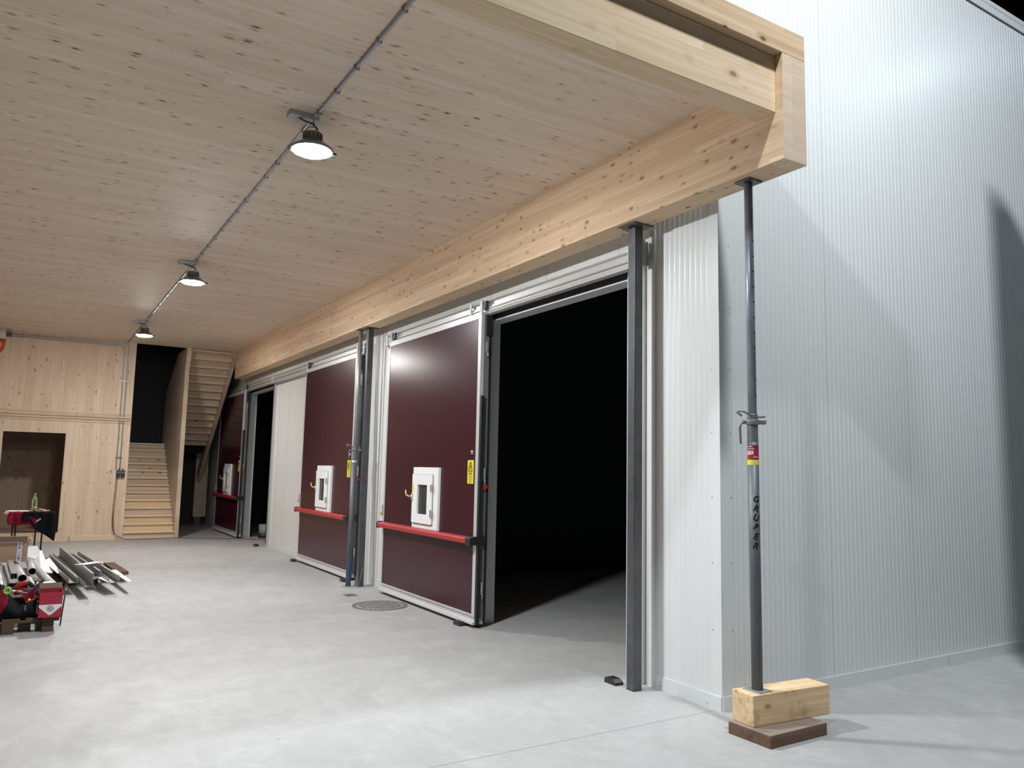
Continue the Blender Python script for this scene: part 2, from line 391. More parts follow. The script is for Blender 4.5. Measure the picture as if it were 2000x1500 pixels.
# cold store front wall (three door openings) as a flat skin, ribbed beside the corner
b = MB('panelsmooth')
xs = [-19.5, -14.57, -12.38, -9.55, -7.15, -3.45, -1.0, -0.745]
for i in range(0, len(xs)-1):
    is_open = (xs[i], xs[i+1]) in OPEN
    b.box(xs[i], 0, ZO if is_open else 0, xs[i+1], 0.15, H)
b.use('jointdark')
for x in (-2.286, -1.158, -3.407): b.box(x-.0015, -.0015, 3.50, x+.0015, 0.001, 3.70)
for x in (-11.28,): b.box(x-.002, -.0012, 0.1, x+.002, 0.001, 3.36)
for x in (-12.0, -5.66, -6.79): b.box(x-.0015, -.0015, 0.1, x+.0015, 0.001, 3.66)
b.use('panel')
def ribs(b, axis, a0, a1, z0, z1, pitch=0.0565, depth=0.0022, back=0.15, joints=()):
    """sheet with narrow raised ribs running upright, as a profile swept in z"""
    pts = []; n = int(round((a1-a0)/pitch))
    for i in range(n):
        c0 = a0 + i*(a1-a0)/n; w_ = (a1-a0)/n
        pts += [(c0, 0.0), (c0+w_*0.55, 0.0), (c0+w_*0.63, depth*.35), (c0+w_*0.70, depth*.85), (c0+w_*0.78, depth), (c0+w_*0.85, depth*.85), (c0+w_*0.92, depth*.35)]
    pts.append((a1, 0.0))
    if axis == 'x':   # wall facing -y at y=0
        poly = [(p, -q) for p, q in pts] + [(a1, back), (a0, back)]
    else:             # wall facing +x at x=0
        poly = [(q, p) for p, q in pts] + [(-back, a1), (-back, a0)]
    b.prism(poly, 'z', z0, z1)
ribs(b, 'x', -0.745, -0.004, 0, H)
wf = b.build('wall_front'); S(wf, 'white insulated-panel wall with the three sliding door openings', 'wall')
b = MB('panel')
ribs(b, 'y', 0.004, 14.0, 0, H)
b.use('flash')
for k in range(11):
    y = 1.2385 + 1.1303*k; b.box(-0.001, y+0.0015, 0.1, 0.0034, y+0.007, H)
b.use('jointdark')
for k in range(11):
    y = 1.2385 + 1.1303*k
    b.box(-0.001, y-0.0015, 0.1, 0.0026, y+0.0015, H)
wr = b.build('wall_right'); S(wr, 'tall ribbed white insulated-panel wall turning the corner', 'wall')
# corner flashing, with its overlap seam and screws
b = MB('flash')
b.box(-0.09, -0.0045, 0.0, 0.0045, -0.003, H); b.box(0.003, -0.003, 0.0, 0.0045, 0.125, H)
b.box(-0.092, -0.006, 2.86, 0.006, -0.0045, H); b.box(0.0045, -0.006, 2.86, 0.006, 0.127, H)
b.use('screw')
for z in [0.08+0.47*k for k in range(14)]:
    b.tube([(-0.075, -0.004, z), (-0.075, -0.0085, z)], 0.004, 8); b.tube([(0.004, 0.105, z), (0.0085, 0.105, z)], 0.004, 8)
S(b.build('trim_1'), 'white corner flashing with a row of screws', 'trim')
# base trims
b = MB('flash')
for x0, x1 in ((-0.76, -0.0), (-6.72, -5.0), (-12.2, -9.75), (-19, -16.9)): b.box(x0, -0.012, 0, x1, -0.001, 0.10)
b.use('screw')
for x in (-.13, -.62): b.tube([(x, -0.012, .03), (x, -0.016, .03)], 0.004, 8)
S(b.build('baseboard_front'), 'white metal base trim along the door wall', 'baseboard')
b = MB('flash').box(0.001, 0.0, 0, 0.012, 14, 0.10)
b.use('jointdark').box(0.0118, 2.84, 0, 0.0125, 2.844, 0.1)
S(b.build('baseboard_right'), 'white metal base trim along the tall ribbed wall', 'baseboard')
b = MB('flash').box(-0.15, 0, H-0.01, 0.02, 14, H+0.05).box(0.004, 0.0, H-0.09, 0.02, 14, H-0.005)
S(b.build('trim_2'), 'grey cap trim along the top of the tall ribbed wall', 'trim')
# upright strips of the front wall between the doors
b = MB('panelsmooth')
b.box(-0.745, -0.018, 0.0, -0.685, 0.0, 3.66)
b.box(-6.70, -0.03, 0.0, -6.64, 0, 3.6); b.box(-6.44, -0.02, 0, -6.40, 0, 3.6)
b.box(-5.93, -0.03, 0, -5.87, 0, 3.5)
S(b.build('trim_3'), 'upright white cover strips between the door frames', 'trim')
# ceiling slab and its enclosure
b = MB('ceilwood').box(L-0.0, -8.6, ZC, 0.66, YF, ZC+0.22)
S(b.build('ceiling'), 'spruce board ceiling with many small knots', 'ceiling')
b = MB('clt').box(L, -8.8, 0, 0.6, -8.6, ZC+.2)
S(b.build('wall_left'), 'timber wall closing the bay on the left, outside the frame', 'wall')
# timber end wall with doorway, upper and lower panel
b = MB('clt')
Y1 = -2.452; yd0, yd1, zd0, zd1 = -4.776, -3.67, 0.175, 2.232
zs = 2.49
b.box(L-0.12, -8.6, 0, L, yd0, zs); b.box(L-0.12, yd1, 0, L, Y1, zs)
b.box(L-0.12, yd0, 0, L, yd1, zd0); b.box(L-0.12, yd0, zd1, L, yd1, zs)
b.box(L-0.12, -8.6, zs, L, Y1, ZC)
S(b.build('wall_far'), 'pale spruce panel wall with an open doorway', 'wall')
b = MB('stairwood')
for z0, z1, dd in ((2.665, 2.695, .012), (2.60, 2.635, .03), (2.545, 2.575, .03), (2.485, 2.515, .012)):
    b.box(L, -8.6, z0, L+dd, Y1, z1)
S(b.build('trim_4'), 'horizontal spruce strips across the end wall', 'trim')
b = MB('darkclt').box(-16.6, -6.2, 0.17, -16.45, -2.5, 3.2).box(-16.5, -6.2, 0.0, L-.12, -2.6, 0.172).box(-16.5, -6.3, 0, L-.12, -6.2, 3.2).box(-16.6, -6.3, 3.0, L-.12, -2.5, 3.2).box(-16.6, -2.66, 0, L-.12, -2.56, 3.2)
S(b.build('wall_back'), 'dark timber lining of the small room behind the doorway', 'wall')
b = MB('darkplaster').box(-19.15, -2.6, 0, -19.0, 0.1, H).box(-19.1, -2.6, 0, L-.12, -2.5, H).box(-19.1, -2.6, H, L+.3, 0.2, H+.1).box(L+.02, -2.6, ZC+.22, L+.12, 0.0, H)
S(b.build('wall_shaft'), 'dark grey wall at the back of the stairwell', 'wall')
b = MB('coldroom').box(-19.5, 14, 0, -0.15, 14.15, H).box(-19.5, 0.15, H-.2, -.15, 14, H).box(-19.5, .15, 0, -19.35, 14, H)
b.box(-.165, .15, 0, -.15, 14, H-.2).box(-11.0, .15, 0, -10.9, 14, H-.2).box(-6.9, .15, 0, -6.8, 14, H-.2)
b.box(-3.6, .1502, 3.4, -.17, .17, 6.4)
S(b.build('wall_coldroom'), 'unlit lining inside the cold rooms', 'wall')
# hall shell around and above
b = MB('hallwall').box(-30, -15.2, 0, 13.2, -15, 9.4).box(13, -15, 0, 13.2, 15, 9.4).box(0, 14, 0, 13.2, 14.2, 9.4).box(-20, 14.2, H, 0, 14.4, 9.4)
S(b.build('wall_hall'), 'grey hall wall behind the photographer', 'wall')
b = MB('roof').box(-30, -15.2, 9.4, 13.2, 15, 9.6)
S(b.build('roof'), 'dark hall roof', 'roof')

# ------------------------------------------------------------ timber edge beams
b = MB('glulam').box(L+0.02, YF, ZB, XE-0.001, YB, 4.368)
b.use('endgrain').box(XE-0.002, YF, ZB, XE, YB, 4.368)
tag(b.build('glulam_beam', bevel=0.003), 'long laminated spruce beam over the red sliding doors', 'beam')
b = MB('glulamy').box(0.657, -8.6, 3.985, 0.8214, YF-0.001, 4.366)
tag(b.build('glulam_beam', bevel=0.003), 'spruce joist closing the near end of the ceiling, set back under the cap timber', 'beam')
b = MB('capwood').box(0.62, -8.6, 4.37, XE, YB, 4.545)
tag(b.build('glulam_beam', bevel=0.003), 'cap timber lying on top of the beam ends, topmost of the timbers', 'beam')
b = MB('capwood').box(L+0.1, YF-.0, 4.37, 0.618, YB, 4.545)
S(b.build('trim_5', bevel=0.003), 'upper timber strip above the long edge beam', 'trim')

# ------------------------------------------------------------ steel columns
def column(x, y, label):
    o = empty('steel_column', (x, y, 0), label, 'column', 'steel columns under the edge beam')
    h = 0.0426
    MB('steel').box(-h, -h, 0.006, h, h, ZB-0.014).build('shaft', o, 0.006)
    MB('steel').box(-0.105, -0.10, ZB-0.014, 0.105, 0.10, ZB-0.001).build('head_plate', o, 0.002)
    MB('steel').box(-h, -h, 0, h, h, 0.006).build('base_plate', o)
    for sx in (-1, 1):
        for sy in (-1, 1):
            MB('chrome').tube([(sx*.09, sy*.078, ZB-0.02), (sx*.09, sy*.078, ZB-0.014)], 0.008, 8).build('bolt', o)
    return o
column(-0.7156, -0.191, 'square dark steel column beside the large open doorway')
c2 = column(-6.505, -0.215, 'square dark steel column between the two middle red doors')
b = MB('galv')
b.bar((-6.475, -0.275, 0.0), (-6.47, -0.225, 0.26), 0.075, 0.006, up=(1, -.4, 0)); b.bar((-6.435, -0.262, 0.0), (-6.43, -0.21, 0.26), 0.006, 0.03, up=(1, -.4, 0))
tag(b.build('steel_angle'), 'short grey steel angle leaning against the foot of the far steel column', 'steel angle')

# ------------------------------------------------------------ adjustable props
def prop(base, top, znut, label, inner='galvdark'):
    """galvanised telescopic prop: outer tube, threaded sleeve, nut with handle, pin, inner tube with holes"""
    bx, by, bz = base; tx, ty, tz = top
    o = empty('steel_prop', base, label, 'prop', 'adjustable steel props')
    hgt = tz-bz; ax = (tx-bx)/hgt; ay = (ty-by)/hgt
    def P(z): z -= bz; return (ax*z, ay*z, z)
    def Pp(z, dx=0, dy=0): q = P(z); return (q[0]+dx, q[1]+dy, q[2])
    MB('tubedark').tube([P(bz+.008), P(znut-0.13)], 0.036, 24).build('outer_tube', o)
    b = MB('galvlight').box(-.072, -.062, 0, .072, .062, .008); b.build('foot_plate', o, 0.003)
    # thread
    pts = []; rr = []
    z = znut-0.13
    while z < znut+0.055:
        pts += [P(z), P(z+0.0045)]; rr += [0.0365, 0.0335]; z += 0.009
    MB('galv').tube(pts, rr, 24).build('threaded_sleeve', o)
    b = MB(inner).tube([P(znut+0.05), P(tz-0.01)], 0.0285, 24)
    b.use('black')
    z = znut+0.18
    dirs = Vector((CAM.x-tx, CAM.y-ty, 0)).normalized(); a = math.atan2(dirs.y, dirs.x)+0.95
    while z < tz-0.06:
        q = Vector(P(z)); n = Vector((math.cos(a), math.sin(a), 0))
        b.tube([q+n*0.0265, q+n*0.0288], 0.0075, 8); z += 0.105
    b.build('inner_tube', o)
    b = MB('steel').box(-.066, -.066, tz-bz-.010, .066, .066, tz-bz-.001); ob = b.build('head_plate', o, 0.002); ob.location = (P(tz)[0], P(tz)[1], 0)
    # nut with lugs (image-left = -x-ish)
    R_ = Vector((r2.x, r2.y, 0)).normalized()
    c0 = Vector(P(znut))
    b = MB('galv').tube([P(znut-.016), P(znut+.016)], 0.046, 16)
    b.bar(c0+R_*0.03, c0+R_*0.088, 0.03, 0.028); b.bar(c0-R_*0.03, c0-R_*0.066, 0.022, 0.024)
    nut = b.build('collar_nut', o, 0.003)
    e = c0-R_*0.060
    MB('galv').tube([e+Vector((0, 0, .005)), e-R_*.018+Vector((0, 0, -.012)), e-R_*.026+Vector((0, 0, -.035)), e-R_*.020+Vector((0, 0, -.145))], 0.0075, 10).build('handle', nut)
    q = Vector(P(znut+0.034)); T = Vector((-R_.y, R_.x, 0))
    pts = [q+R_*.085+Vector((0, 0, .004)), q+R_*.03, q-R_*.01+Vector((0, 0, .004)), q-R_*.035+Vector((0, 0, .016)), q-R_*.075+Vector((0, 0, .034)), q-R_*.105+Vector((0, 0, .037)), q-R_*.118+Vector((0, 0, .030)), q-R_*.085+Vector((0, 0, .004))]
    pts = [p-T*0.045 if 2 < i else p for i, p in enumerate(pts)]
    MB('galv').tube(pts, 0.0065, 10).build('pin', o)
    return o, P
o1, P1 = prop((0.440, -0.145, 0.270), (0.478, -0.212, 3.655), 2.005, 'adjustable steel prop standing on the sawn timber block by the corner')
def band(o, P, z0, z1, rr, a0, a1, mat, name, parent=None, n=20):
    """curved sticker round a tube between two angles"""
    b = MB(mat); bm = b.bm; grid = []
    for i in range(n+1):
        a = a0+(a1-a0)*i/n
        col = []
        for z in (z0, z1):
            q = Vector(P(z)); col.append(bm.verts.new(q+Vector((math.cos(a), math.sin(a), 0))*rr))
        grid.append(col)
    for i in range(n): fc = bm.faces.new((grid[i][0], grid[i+1][0], grid[i+1][1], grid[i][1])); fc.smooth = True
    return b.build(name, parent or o)
def wraptext(o, P, body, size, zc, rr, ac, mat, name, vertical=False, shear=0, bold=0.0, parent=None):
    t = text_mesh(body, size, mat, name, shear, 0.0003, bold)
    for v in t.data.vertices:
        s_, h_ = (v.co.x, v.co.y) if not vertical else (v.co.y, -v.co.x)
        z = zc+h_; a = ac + s_/rr; q = Vector(P(z)); v.co = q+Vector((math.cos(a), math.sin(a), 0))*(rr+v.co.z)
    t.parent = parent or o; return t
ac = math.atan2(CAM.y+0.2, CAM.x-0.46)     # side of the tube turned to the room
lab = band(o1, P1, 1.757, 1.853, 0.0364, ac-1.75, ac+1.75, 'boxred', 'maker_label'); tag(lab, 'red maker label')
yl = band(o1, P1, 1.722, 1.755, 0.0364, ac-1.75, ac+1.75, 'yellow', 'size_label'); tag(yl, 'yellow size label')
wraptext(o1, P1, 'GER', 0.032, 1.800, 0.0367, ac-0.72, 'cardwhite', 'lettering', shear=0.3, bold=0.0012, parent=lab)
wraptext(o1, P1, 'STÜTZEN', 0.011, 1.842, 0.0367, ac-0.75, 'cardwhite', 'lettering', bold=0.0003, parent=lab)
wraptext(o1, P1, 'A EN 1065', 0.011, 1.826, 0.0367, ac-0.45, 'cardwhite', 'lettering', bold=0.0003, parent=lab)
wraptext(o1, P1, '20 kN', 0.012, 1.773, 0.0367, ac+0.42, 'cardwhite', 'lettering', bold=0.0004, parent=lab)
wraptext(o1, P1, '350', 0.022, 1.738, 0.0367, ac+0.35, 'cardwhite', 'lettering', bold=0.0006, parent=yl)
band(o1, P1, 1.834, 1.850, 0.03655, ac+0.35, ac+0.85, 'blueink', 'emblem', lab, 6)
for i, ch in enumerate('GRUBER'):
    t = text_mesh(ch, 0.058, 'ink', 'handwriting', 0.15, 0.0003, 0.0026)
    zc = 1.497-0.0605*i; a_ = ac+0.42-0.05*i
    for v in t.data.vertices:
        sx, sy = v.co.x, v.co.y; th = -0.25-0.1*(i % 2)
        X, Y = sx*math.cos(th)-sy*math.sin(th), sx*math.sin(th)+sy*math.cos(th)
        z = zc+Y; q = Vector(P1(z)); a = a_ + X/0.0367; v.co = q+Vector((math.cos(a), math.sin(a), 0))*(0.0364+v.co.z)
    t.parent = o1; tag(t, 'black handwritten letter %s' % ch)
o2, P2 = prop((-6.56, -0.365, 0.0), (-6.690, -0.285, 3.655), 1.90, 'adjustable steel prop standing on the floor before the middle red door', 'galvlight')
band(o2, P2, 1.72, 1.75, 0.0364, 0, 2*PI, 'cardwhite', 'label_band')
b2 = band(o2, P2, 0.10, 0.34, 0.0363, ac-.1, ac+1.6, 'bluish', 'paint_mark'); tag(b2, 'blue paint smear')

# timber block and plank under the near prop
b = MB('block').box(0, 0, 0, 0.187, 0.688, 0.192)
o = b.build('timber_block', bevel=0.004, loc=(0.333, -0.262, 0.0785), rz=math.radians(-4.0)); tag(o, 'thick square-sawn pale timber block carrying the near steel prop', 'timber block')
b = MB('plank').box(0, 0, 0, 0.335, 0.545, 0.070); b.use('plankpale').box(0.001, 0.001, 0.070, 0.334, 0.544, 0.0785)
o = b.build('wooden_plank', bevel=0.004, loc=(0.337, -0.304, 0), rz=math.radians(0.5)); tag(o, 'dark weathered plank on the floor under the pale timber block', 'plank')

# ------------------------------------------------------------ sliding doors
LW = 2.60; LT, LB = 3.375, 0.035; YD = -0.17; YBK = -0.055
def make_leaf():
    D = empty('door_1', (0, 0, 0), 'wine red sliding door pushed open left of the large near doorway', 'sliding door', kind='structure')
    MB('door').box(0.045, YD+0.004, LB+0.10, LW-0.075, YBK, LT-0.065).build('leaf_skin', D)
    b = MB('alu')
    b.box(0, YD, LB+.10, 0.045, YBK, LT); b.box(LW-0.075, YD, LB+.10, LW-0.012, YBK, LT); b.box(0.045, YD, LT-0.065, LW-0.075, YBK, LT)
    b.build('leaf_frame', D, 0.002)
    b = MB('alu'); b.box(0, YD, LB+.078, LW-.012, YBK, LB+.10).box(0, YD+.012, LB+.035, LW-.012, YBK, LB+.078)
    b.prism([(YD+.01, LB+.035), (YD-.028, LB+.018), (YD-.034, LB+.006), (YD-.028, LB-.002), (YBK, LB-.002), (YBK, LB+.035)], 'x', -0.01, LW)
    b.build('bottom_rail', D)
    MB('black').box(0, YBK-0.06, 0.004, LW, YBK-.01, LB).build('bottom_seal', D)
    b = MB('edge').box(LW-0.012, YD+0.035, LB+.06, LW, YBK, LT-.01); e = b.build('edge_profile', D); tag(e, 'grey closing edge of the leaf')
    MB('black').box(LW-0.012, YD+.004, LB, LW+0.028, YD+0.040, 2.45).box(LW-.012, YBK-.018, LB, LW+.004, YBK+.012, LT-.26).build('edge_seal_gap_shade', D)  # front box is the seal; rear black box paints the dark gap
    MB('blackplastic').box(LW-.03, YBK-.06, LT-.26, LW+.02, YBK+.02, LT+.03).build('corner_block', D)
    # hangers
    for hx in (0.05, LW-0.03):
        h = MB('galvlight').box(hx-.025, YD-.002, LT-.03, hx+.025, YD+.012, LT+.13).build('hanger', D, .002)
        MB('blackplastic').box(hx+.02, YD+.012, LT+.03, hx+.09, YD+.05, LT+.12).build('roller', h, .01)
    # toggle latches on the closing edge
    for z in (3.00, 1.62, 0.42):
        l = MB('chrome').box(LW, YD+.055, z-.06, LW+.018, YD+.085, z+.05).build('latch', D, .004)
        MB('chrome').tube([(LW+.012, YD+.07, z-.06), (LW+.026, YD+.07, z-.085), (LW+.026, YD+.07, z-.11), (LW+.01, YD+.07, z-.12)], .006, 8).build('latch_hook', l)
    q = MB('red').box(LW, YD+.05, 1.44, LW+.02, YD+.10, 1.50).tube([(LW+.02, YD+.075, 1.47), (LW+.045, YD+.13, 1.47)], .006, 8).build('release_lever', D, .003); tag(q, 'red release lever')
    # push bar
    yb = YD-0.085
    pb = MB('red').prism([(YD-.004, 0.865), (yb+.012, 0.865), (yb, 0.875), (yb, 0.915), (yb+.016, 0.932), (YD-.004, 0.937)], 'x', 0.02, LW-0.10).build('push_bar', D, .002); tag(pb, 'red horizontal push bar')
    for xx in (0.0, LW-0.10):
        MB('blackplastic').prism([(YD, 0.855), (yb+.006, 0.855), (yb-.004, 0.866), (yb-.004, 0.925), (yb+.016, 0.942), (YD, 0.945)], 'x', xx, xx+(.02 if xx == 0 else .11)).build('bar_end', pb, .003)
    MB('blackplastic').box(LW-.01, YD+.02, .855, LW+.03, YD+.10, .945).build('bar_bracket', pb, .003)
    # hatch window with white frame
    x0, x1, z0, z1 = 1.005, 1.70, 0.937, 1.668
    b = MB('white'); y0 = YD-.028
    gx0, gx1, gz0, gz1 = x0+.16, x1-.24, z0+.16, z1-.20
    ring(b, (x0, z0, x1, z1), (gx0, gz0, gx1, gz1), y0, YD+.01)
    wfm = b.build('hatch_frame', D, .002); tag(wfm, 'white frame of the small emergency hatch')
    b = MB('white'); sx0, sx1, sz0, sz1 = x0+.025, x1-.13, z0+.06, z1-.085; y1 = y0-.022
    ring(b, (sx0, sz0, sx1, sz1), (gx0+.01, gz0+.01, gx1-.01, gz1-.01), y1, y0-.002)
    b.use('black'); ring(b, (sx0-.002, sz0-.010, sx1+.008, sz1+.003), (sx0+.01, sz0+.01, sx1-.01, sz1-.01), y0-.003, y0-.0012)
    sash = b.build('hatch_sash', wfm, .003)
    pn = MB('paneglass').box(gx0+.01, YD-.022, gz0+.01, gx1-.01, YD-.016, gz1-.01).build('pane', wfm)
    MB('coldroom').box(gx0+.01, YD-.004, gz0+.01, gx1-.01, YD-.002, gz1-.01).build('pane_backing', wfm)
    for zz in (z0+.19, z1-.24):
        MB('chrome').box(sx1-.012, y1-.014, zz-.045, sx1+.022, y1, zz+.045).build('hinge', wfm, .004)
    hd = MB('chrome').tube([(x0+.035, y1, z0+.37), (x0+.02, y1-.04, z0+.375), (x0-.01, y1-.055, z0+.385)], .011, 10).tube([(x0+.035, y1-.004, z0+.33), (x0+.035, y1-.004, z0+.40)], .014, 8)
    hd.use('brass').tube([(x0-.01, y1-.055, z0+.385), (x0-.022, y1-.06, z0+.40), (x0-.032, y1-.06, z0+.45)], [.010, .011, .008], 10)
    hd.build('hatch_handle', wfm)
    st = MB('yellow').box(x0+.045, y1-.0015, z1-.30, x0+.075, y1, z1-.20).box(x0+.045, y1-.0015, z1-.35, x0+.07, y1, z1-.32).build('hatch_sticker', wfm); tag(st, 'small yellow sticker')
    # warning sticker
    sx, sz, sw, sh = LW-.245, 1.50, .135, .255
    b = MB('yellow').box(sx, YD+.002, sz, sx+sw, YD+.0045, sz+sh)
    b.use('ink'); yy = YD+.0005; cx = sx+sw/2
    def stroke(ax, az, bx, bz, t): b.bar((ax, yy, az), (bx, yy, bz), 0.002, t, up=(-(bz-az), 0, bx-ax))
    zb_, zt_ = sz+sh-.125, sz+sh-.02
    stroke(cx-.036, zb_, cx+.036, zb_, .007); stroke(cx-.036, zb_, cx, zt_, .006); stroke(cx+.036, zb_, cx, zt_, .006)
    stroke(cx-.045, zb_+.015, cx-.015, zt_, .004); stroke(cx+.045, zb_+.015, cx+.015, zt_, .004)
    b.tube([(cx, yy, zb_+.02), (cx, yy-.001, zb_+.021)], .009, 10); stroke(cx, zb_+.03, cx, zb_+.065, .008)
    b.use('yellowink'); stroke(cx-.035, zb_-.022, cx+.035, zb_-.022, .014)
    for k in range(5): stroke(cx-.034, zb_-.046-.017*k, cx+.034, zb_-.046-.017*k, .005)
    tag(b.build('warning_sticker', D), 'yellow warning sticker with a black triangle')
    b = MB('ink').box(LW-.19, YD+.002, 1.815, LW-.115, YD+.0045, 1.865)
    b.use('cardwhite').box(LW-.18, YD+.001, 1.845, LW-.13, YD+.0025, 1.859).box(LW-.18, YD+.001, 1.825, LW-.125, YD+.0025, 1.832)
    tag(b.build('maker_plate', D), 'small black maker plate with grey print')
    # padlock fitting on the trailing edge
    q = MB('chrome').box(-.012, YD-.012, 1.02, .014, YD, 1.16).build('lock_hasp', D, .003)
    MB('brass').box(-.016, YD-.03, 1.02, .012, YD-.012, 1.06).build('padlock', q, .004)
    MB('blackplastic').box(-.02, YD-.0, LT-.10, .03, YD+.03, LT-.03).build('corner_stop', D, .008)
    return D
d1 = make_leaf(); d1.location = (-5.88, 0, 0)
d2 = copy_tree(d1); d2.name = 'door_2'; d2.location = (-9.70, 0, 0); tag(d2, 'closed wine red sliding door behind the slim steel prop', 'sliding door')
d3 = copy_tree(d1); d3.name = 'door_3'; d3.location = (-16.98, 0, 0); tag(d3, 'farthest wine red sliding door, in the shade beside the stairs', 'sliding door')

def door_frame(x0, x1, label, gr=True):
    b = MB('alu')
    b.box(x0-.20, -.034, 0, x0, 0.0, ZO+.14); b.box(x1, -.034, 0, x1+.20, 0, ZO+.14)
    b.use('flash'); b.box(x0, 0.0, 0, x0+.012, .16, ZO); b.box(x1-.012, 0, 0, x1, .16, ZO); b.box(x0, 0, ZO-.012, x1, .16, ZO); b.use('alu')
    b.use('black').box(x0, -.004, ZO, x1, 0.0, ZO+.07)
    b.box(x1+.03, -.045, 0.06, x1+.045, -.034, ZO)
    return b
for i, (x0, x1) in enumerate(OPEN):
    o = door_frame(x0, x1, '').build('trim_%d' % (6+i)); S(o, ['light grey metal frame round the large near doorway', 'light grey metal frame behind the closed middle door', 'light grey metal frame round the farthest dark doorway'][i], 'door frame')
def track(x0, x1, label):
    T = empty('door_track', (x0, 0, 3.40), label, 'track', 'sliding door tracks under the beam')
    w_ = x1-x0
    b = MB('trackalu')
    b.prism([(0.0, 0.115), (-.125, 0.10), (-.128, 0.088), (-.10, 0.083), (-.10, .052), (-.115, .045), (-.115, -.008), (-.122, -.014), (-.128, -.05), (-.09, -.062), (-.085, -.03), (0, -.02)], 'x', 0, w_)
    b.build('rail', T)
    b = MB('galvlight').prism([(-.131, .02), (-.118, .02), (-.118, .006), (-.131, .006)], 'x', 0.02, w_-.02).build('cover_strip', T)
    for xx in (0.0, w_-.03): MB('trackalu').box(xx-.0, -.13, -.05, xx+.03, 0, .105).build('end_cap', T, .003)
    for xx in (w_*.47,): MB('galvlight').box(xx, -.136, -.07, xx+.045, -.126, .12).build('bracket', T, .002)
    return T
track(-6.10, -0.86, 'aluminium sliding track over the large near doorway')
track(-12.20, -6.95, 'aluminium sliding track over the closed middle door')
track(-17.2, -12.22, 'aluminium sliding track over the farthest doorway')
# end stop and fitting on the right of the near track
b = MB('galvlight').box(-.78, -.12, 3.36, -.74, -.03, 3.56).box(-.76, -.13, 3.52, -.70, -.10, 3.56)
b.use('blackplastic').box(-.795, -.13, 3.36, -.775, -.06, 3.50)
tag(b.build('track_stop'), 'metal end stop bracket at the right end of the near door track', 'bracket')
# perforated strip above near leaf
# floor guides
guides = [(-0.93, -0.215, 'black floor guide block by the foot of the near steel column'), (-3.50, -0.23, 'black floor guide block under the right corner of the near red door'),
          (-9.66, -0.235, 'black floor guide block at the left corner of the closed middle door'), (-7.02, -0.26, 'black floor guide block behind the foot of the slim steel prop'),
          (-12.44, -0.20, 'small black floor guide block by the farthest doorway')]
for i, (gx, gy, lb_) in enumerate(guides):
    b = MB('blackplastic').prism([(-.07, 0), (.07, 0), (.068, .022), (.03, .044), (-.055, .044), (-.07, .03)], 'x' if False else 'y', -.04, .04)
    b.tube([(-.02, 0, .044), (-.02, 0, .048)], .010, 10)
    o = b.build('floor_guide', None, .004, (gx, gy, 0)); tag(o, lb_, 'floor guide', 'door floor guides')

# ------------------------------------------------------------ bay lights
def lamp(x, label, lens):
    y = -2.634
    o = empty('bay_light', (x, y, ZC), label, 'ceiling lamp', 'bay lights along the ceiling conduit')
    MB('conduit').box(-.05, -.19, -.035, .05, .03, -.001).build('mounting_box', o, .004)
    MB('chrome').tube([(0, 0, -.03), (.012, 0, -.055), (0, 0, -.075), (-.01, 0, -.055), (0, 0, -.035)], .0045, 8).build('hook', o)
    MB('blackplastic').tube([(0, -.12, -.03), (.02, -.07, -.055), (.02, -.01, -.06), (.01, .03, -.085), (0, .01, -.12)], .006, 8).build('supply_lead', o)
    b = MB('chrome')
    for s_ in (-1, 1): b.tube([(0, 0, -.075), (0, s_*.03, -.085), (0, s_*.07, -.13), (0, s_*.075, -.15)], .0045, 8)
    b.build('bracket', o)
    b = MB('lamphouse').lathe([(0, -.125), (.055, -.125), (.06, -.13), (.062, -.185), (.075, -.19), (.15, -.245), (.16, -.252), (.16, -.268), (.140, -.268), (.138, -.255), (0, -.25)], n=32)
    for k in range(16):
        a = 2*PI*k/16; cx_, cy_ = math.cos(a), math.sin(a)
        b.bar((cx_*.058, cy_*.058, -.155), (cx_*.075, cy_*.075, -.155), .004, .05)
    h = b.build('housing', o)
    MB(lens).lathe([(.134, -.258), (.134, -.268), (.115, -.282), (.07, -.292), (0, -.296)], n=32).build('lens', o)
    MB('blackplastic').box(-.02, .14, -.275, .02, .185, -.245).build('sensor', o, .004)
    return o
for k, lb_ in enumerate(('largest glowing round bay light, nearest on the ceiling', 'middle glowing round bay light on the ceiling', 'farthest glowing round bay light, near the stairwell')):
    lamp(-1.571-5.0803*k, lb_, ('lens', 'lens2', 'lens3')[k])
# ceiling conduit with clips
o = empty('ceiling_conduit', (0, -2.634, ZC), 'long grey conduit running along the timber ceiling between the lights', 'conduit')
MB('conduit').tube([(0.65, 0, -.014), (L+.01, 0, -.014)], .0125, 12).build('tube', o)
for k in range(40):
    x = .5-.385*k
    if x > L: MB('galv').box(x-.01, -.018, -.030, x+.01, .018, 0).build('clip', o)
o = empty('wall_conduit', (L, -2.65, 0), 'pair of grey conduits bending from under the ceiling down the timber wall', 'conduit')
for dy, zt, zb2 in ((0.045, 4.235, 1.50), (-0.03, 4.185, 1.50)):
    y = dy
    pts = [(.016, y, zb2), (.016, y, zt-.08), (.016, y-.025, zt-.025), (.016, y-.08, zt), (.016, -4.5, zt)]
    MB('conduit').tube(pts, .011, 10).build('tube', o)
for z in (3.4, 2.5, 1.75):
    MB('galv').box(0, -.06, z, .03, .075, z+.02).build('clip', o)
o = empty('socket_box', (L, -2.585, 1.33), 'pair of dark grey outlet boxes on the timber wall beside the stairs', 'socket')
for y0 in (-.085, .005):
    q = MB('blackplastic').box(0, y0, 0, .06, y0+.08, .155).build('outlet', o, .006)
    MB('galv').box(.06, y0+.02, .09, .064, y0+.06, .125).build('cover', q)
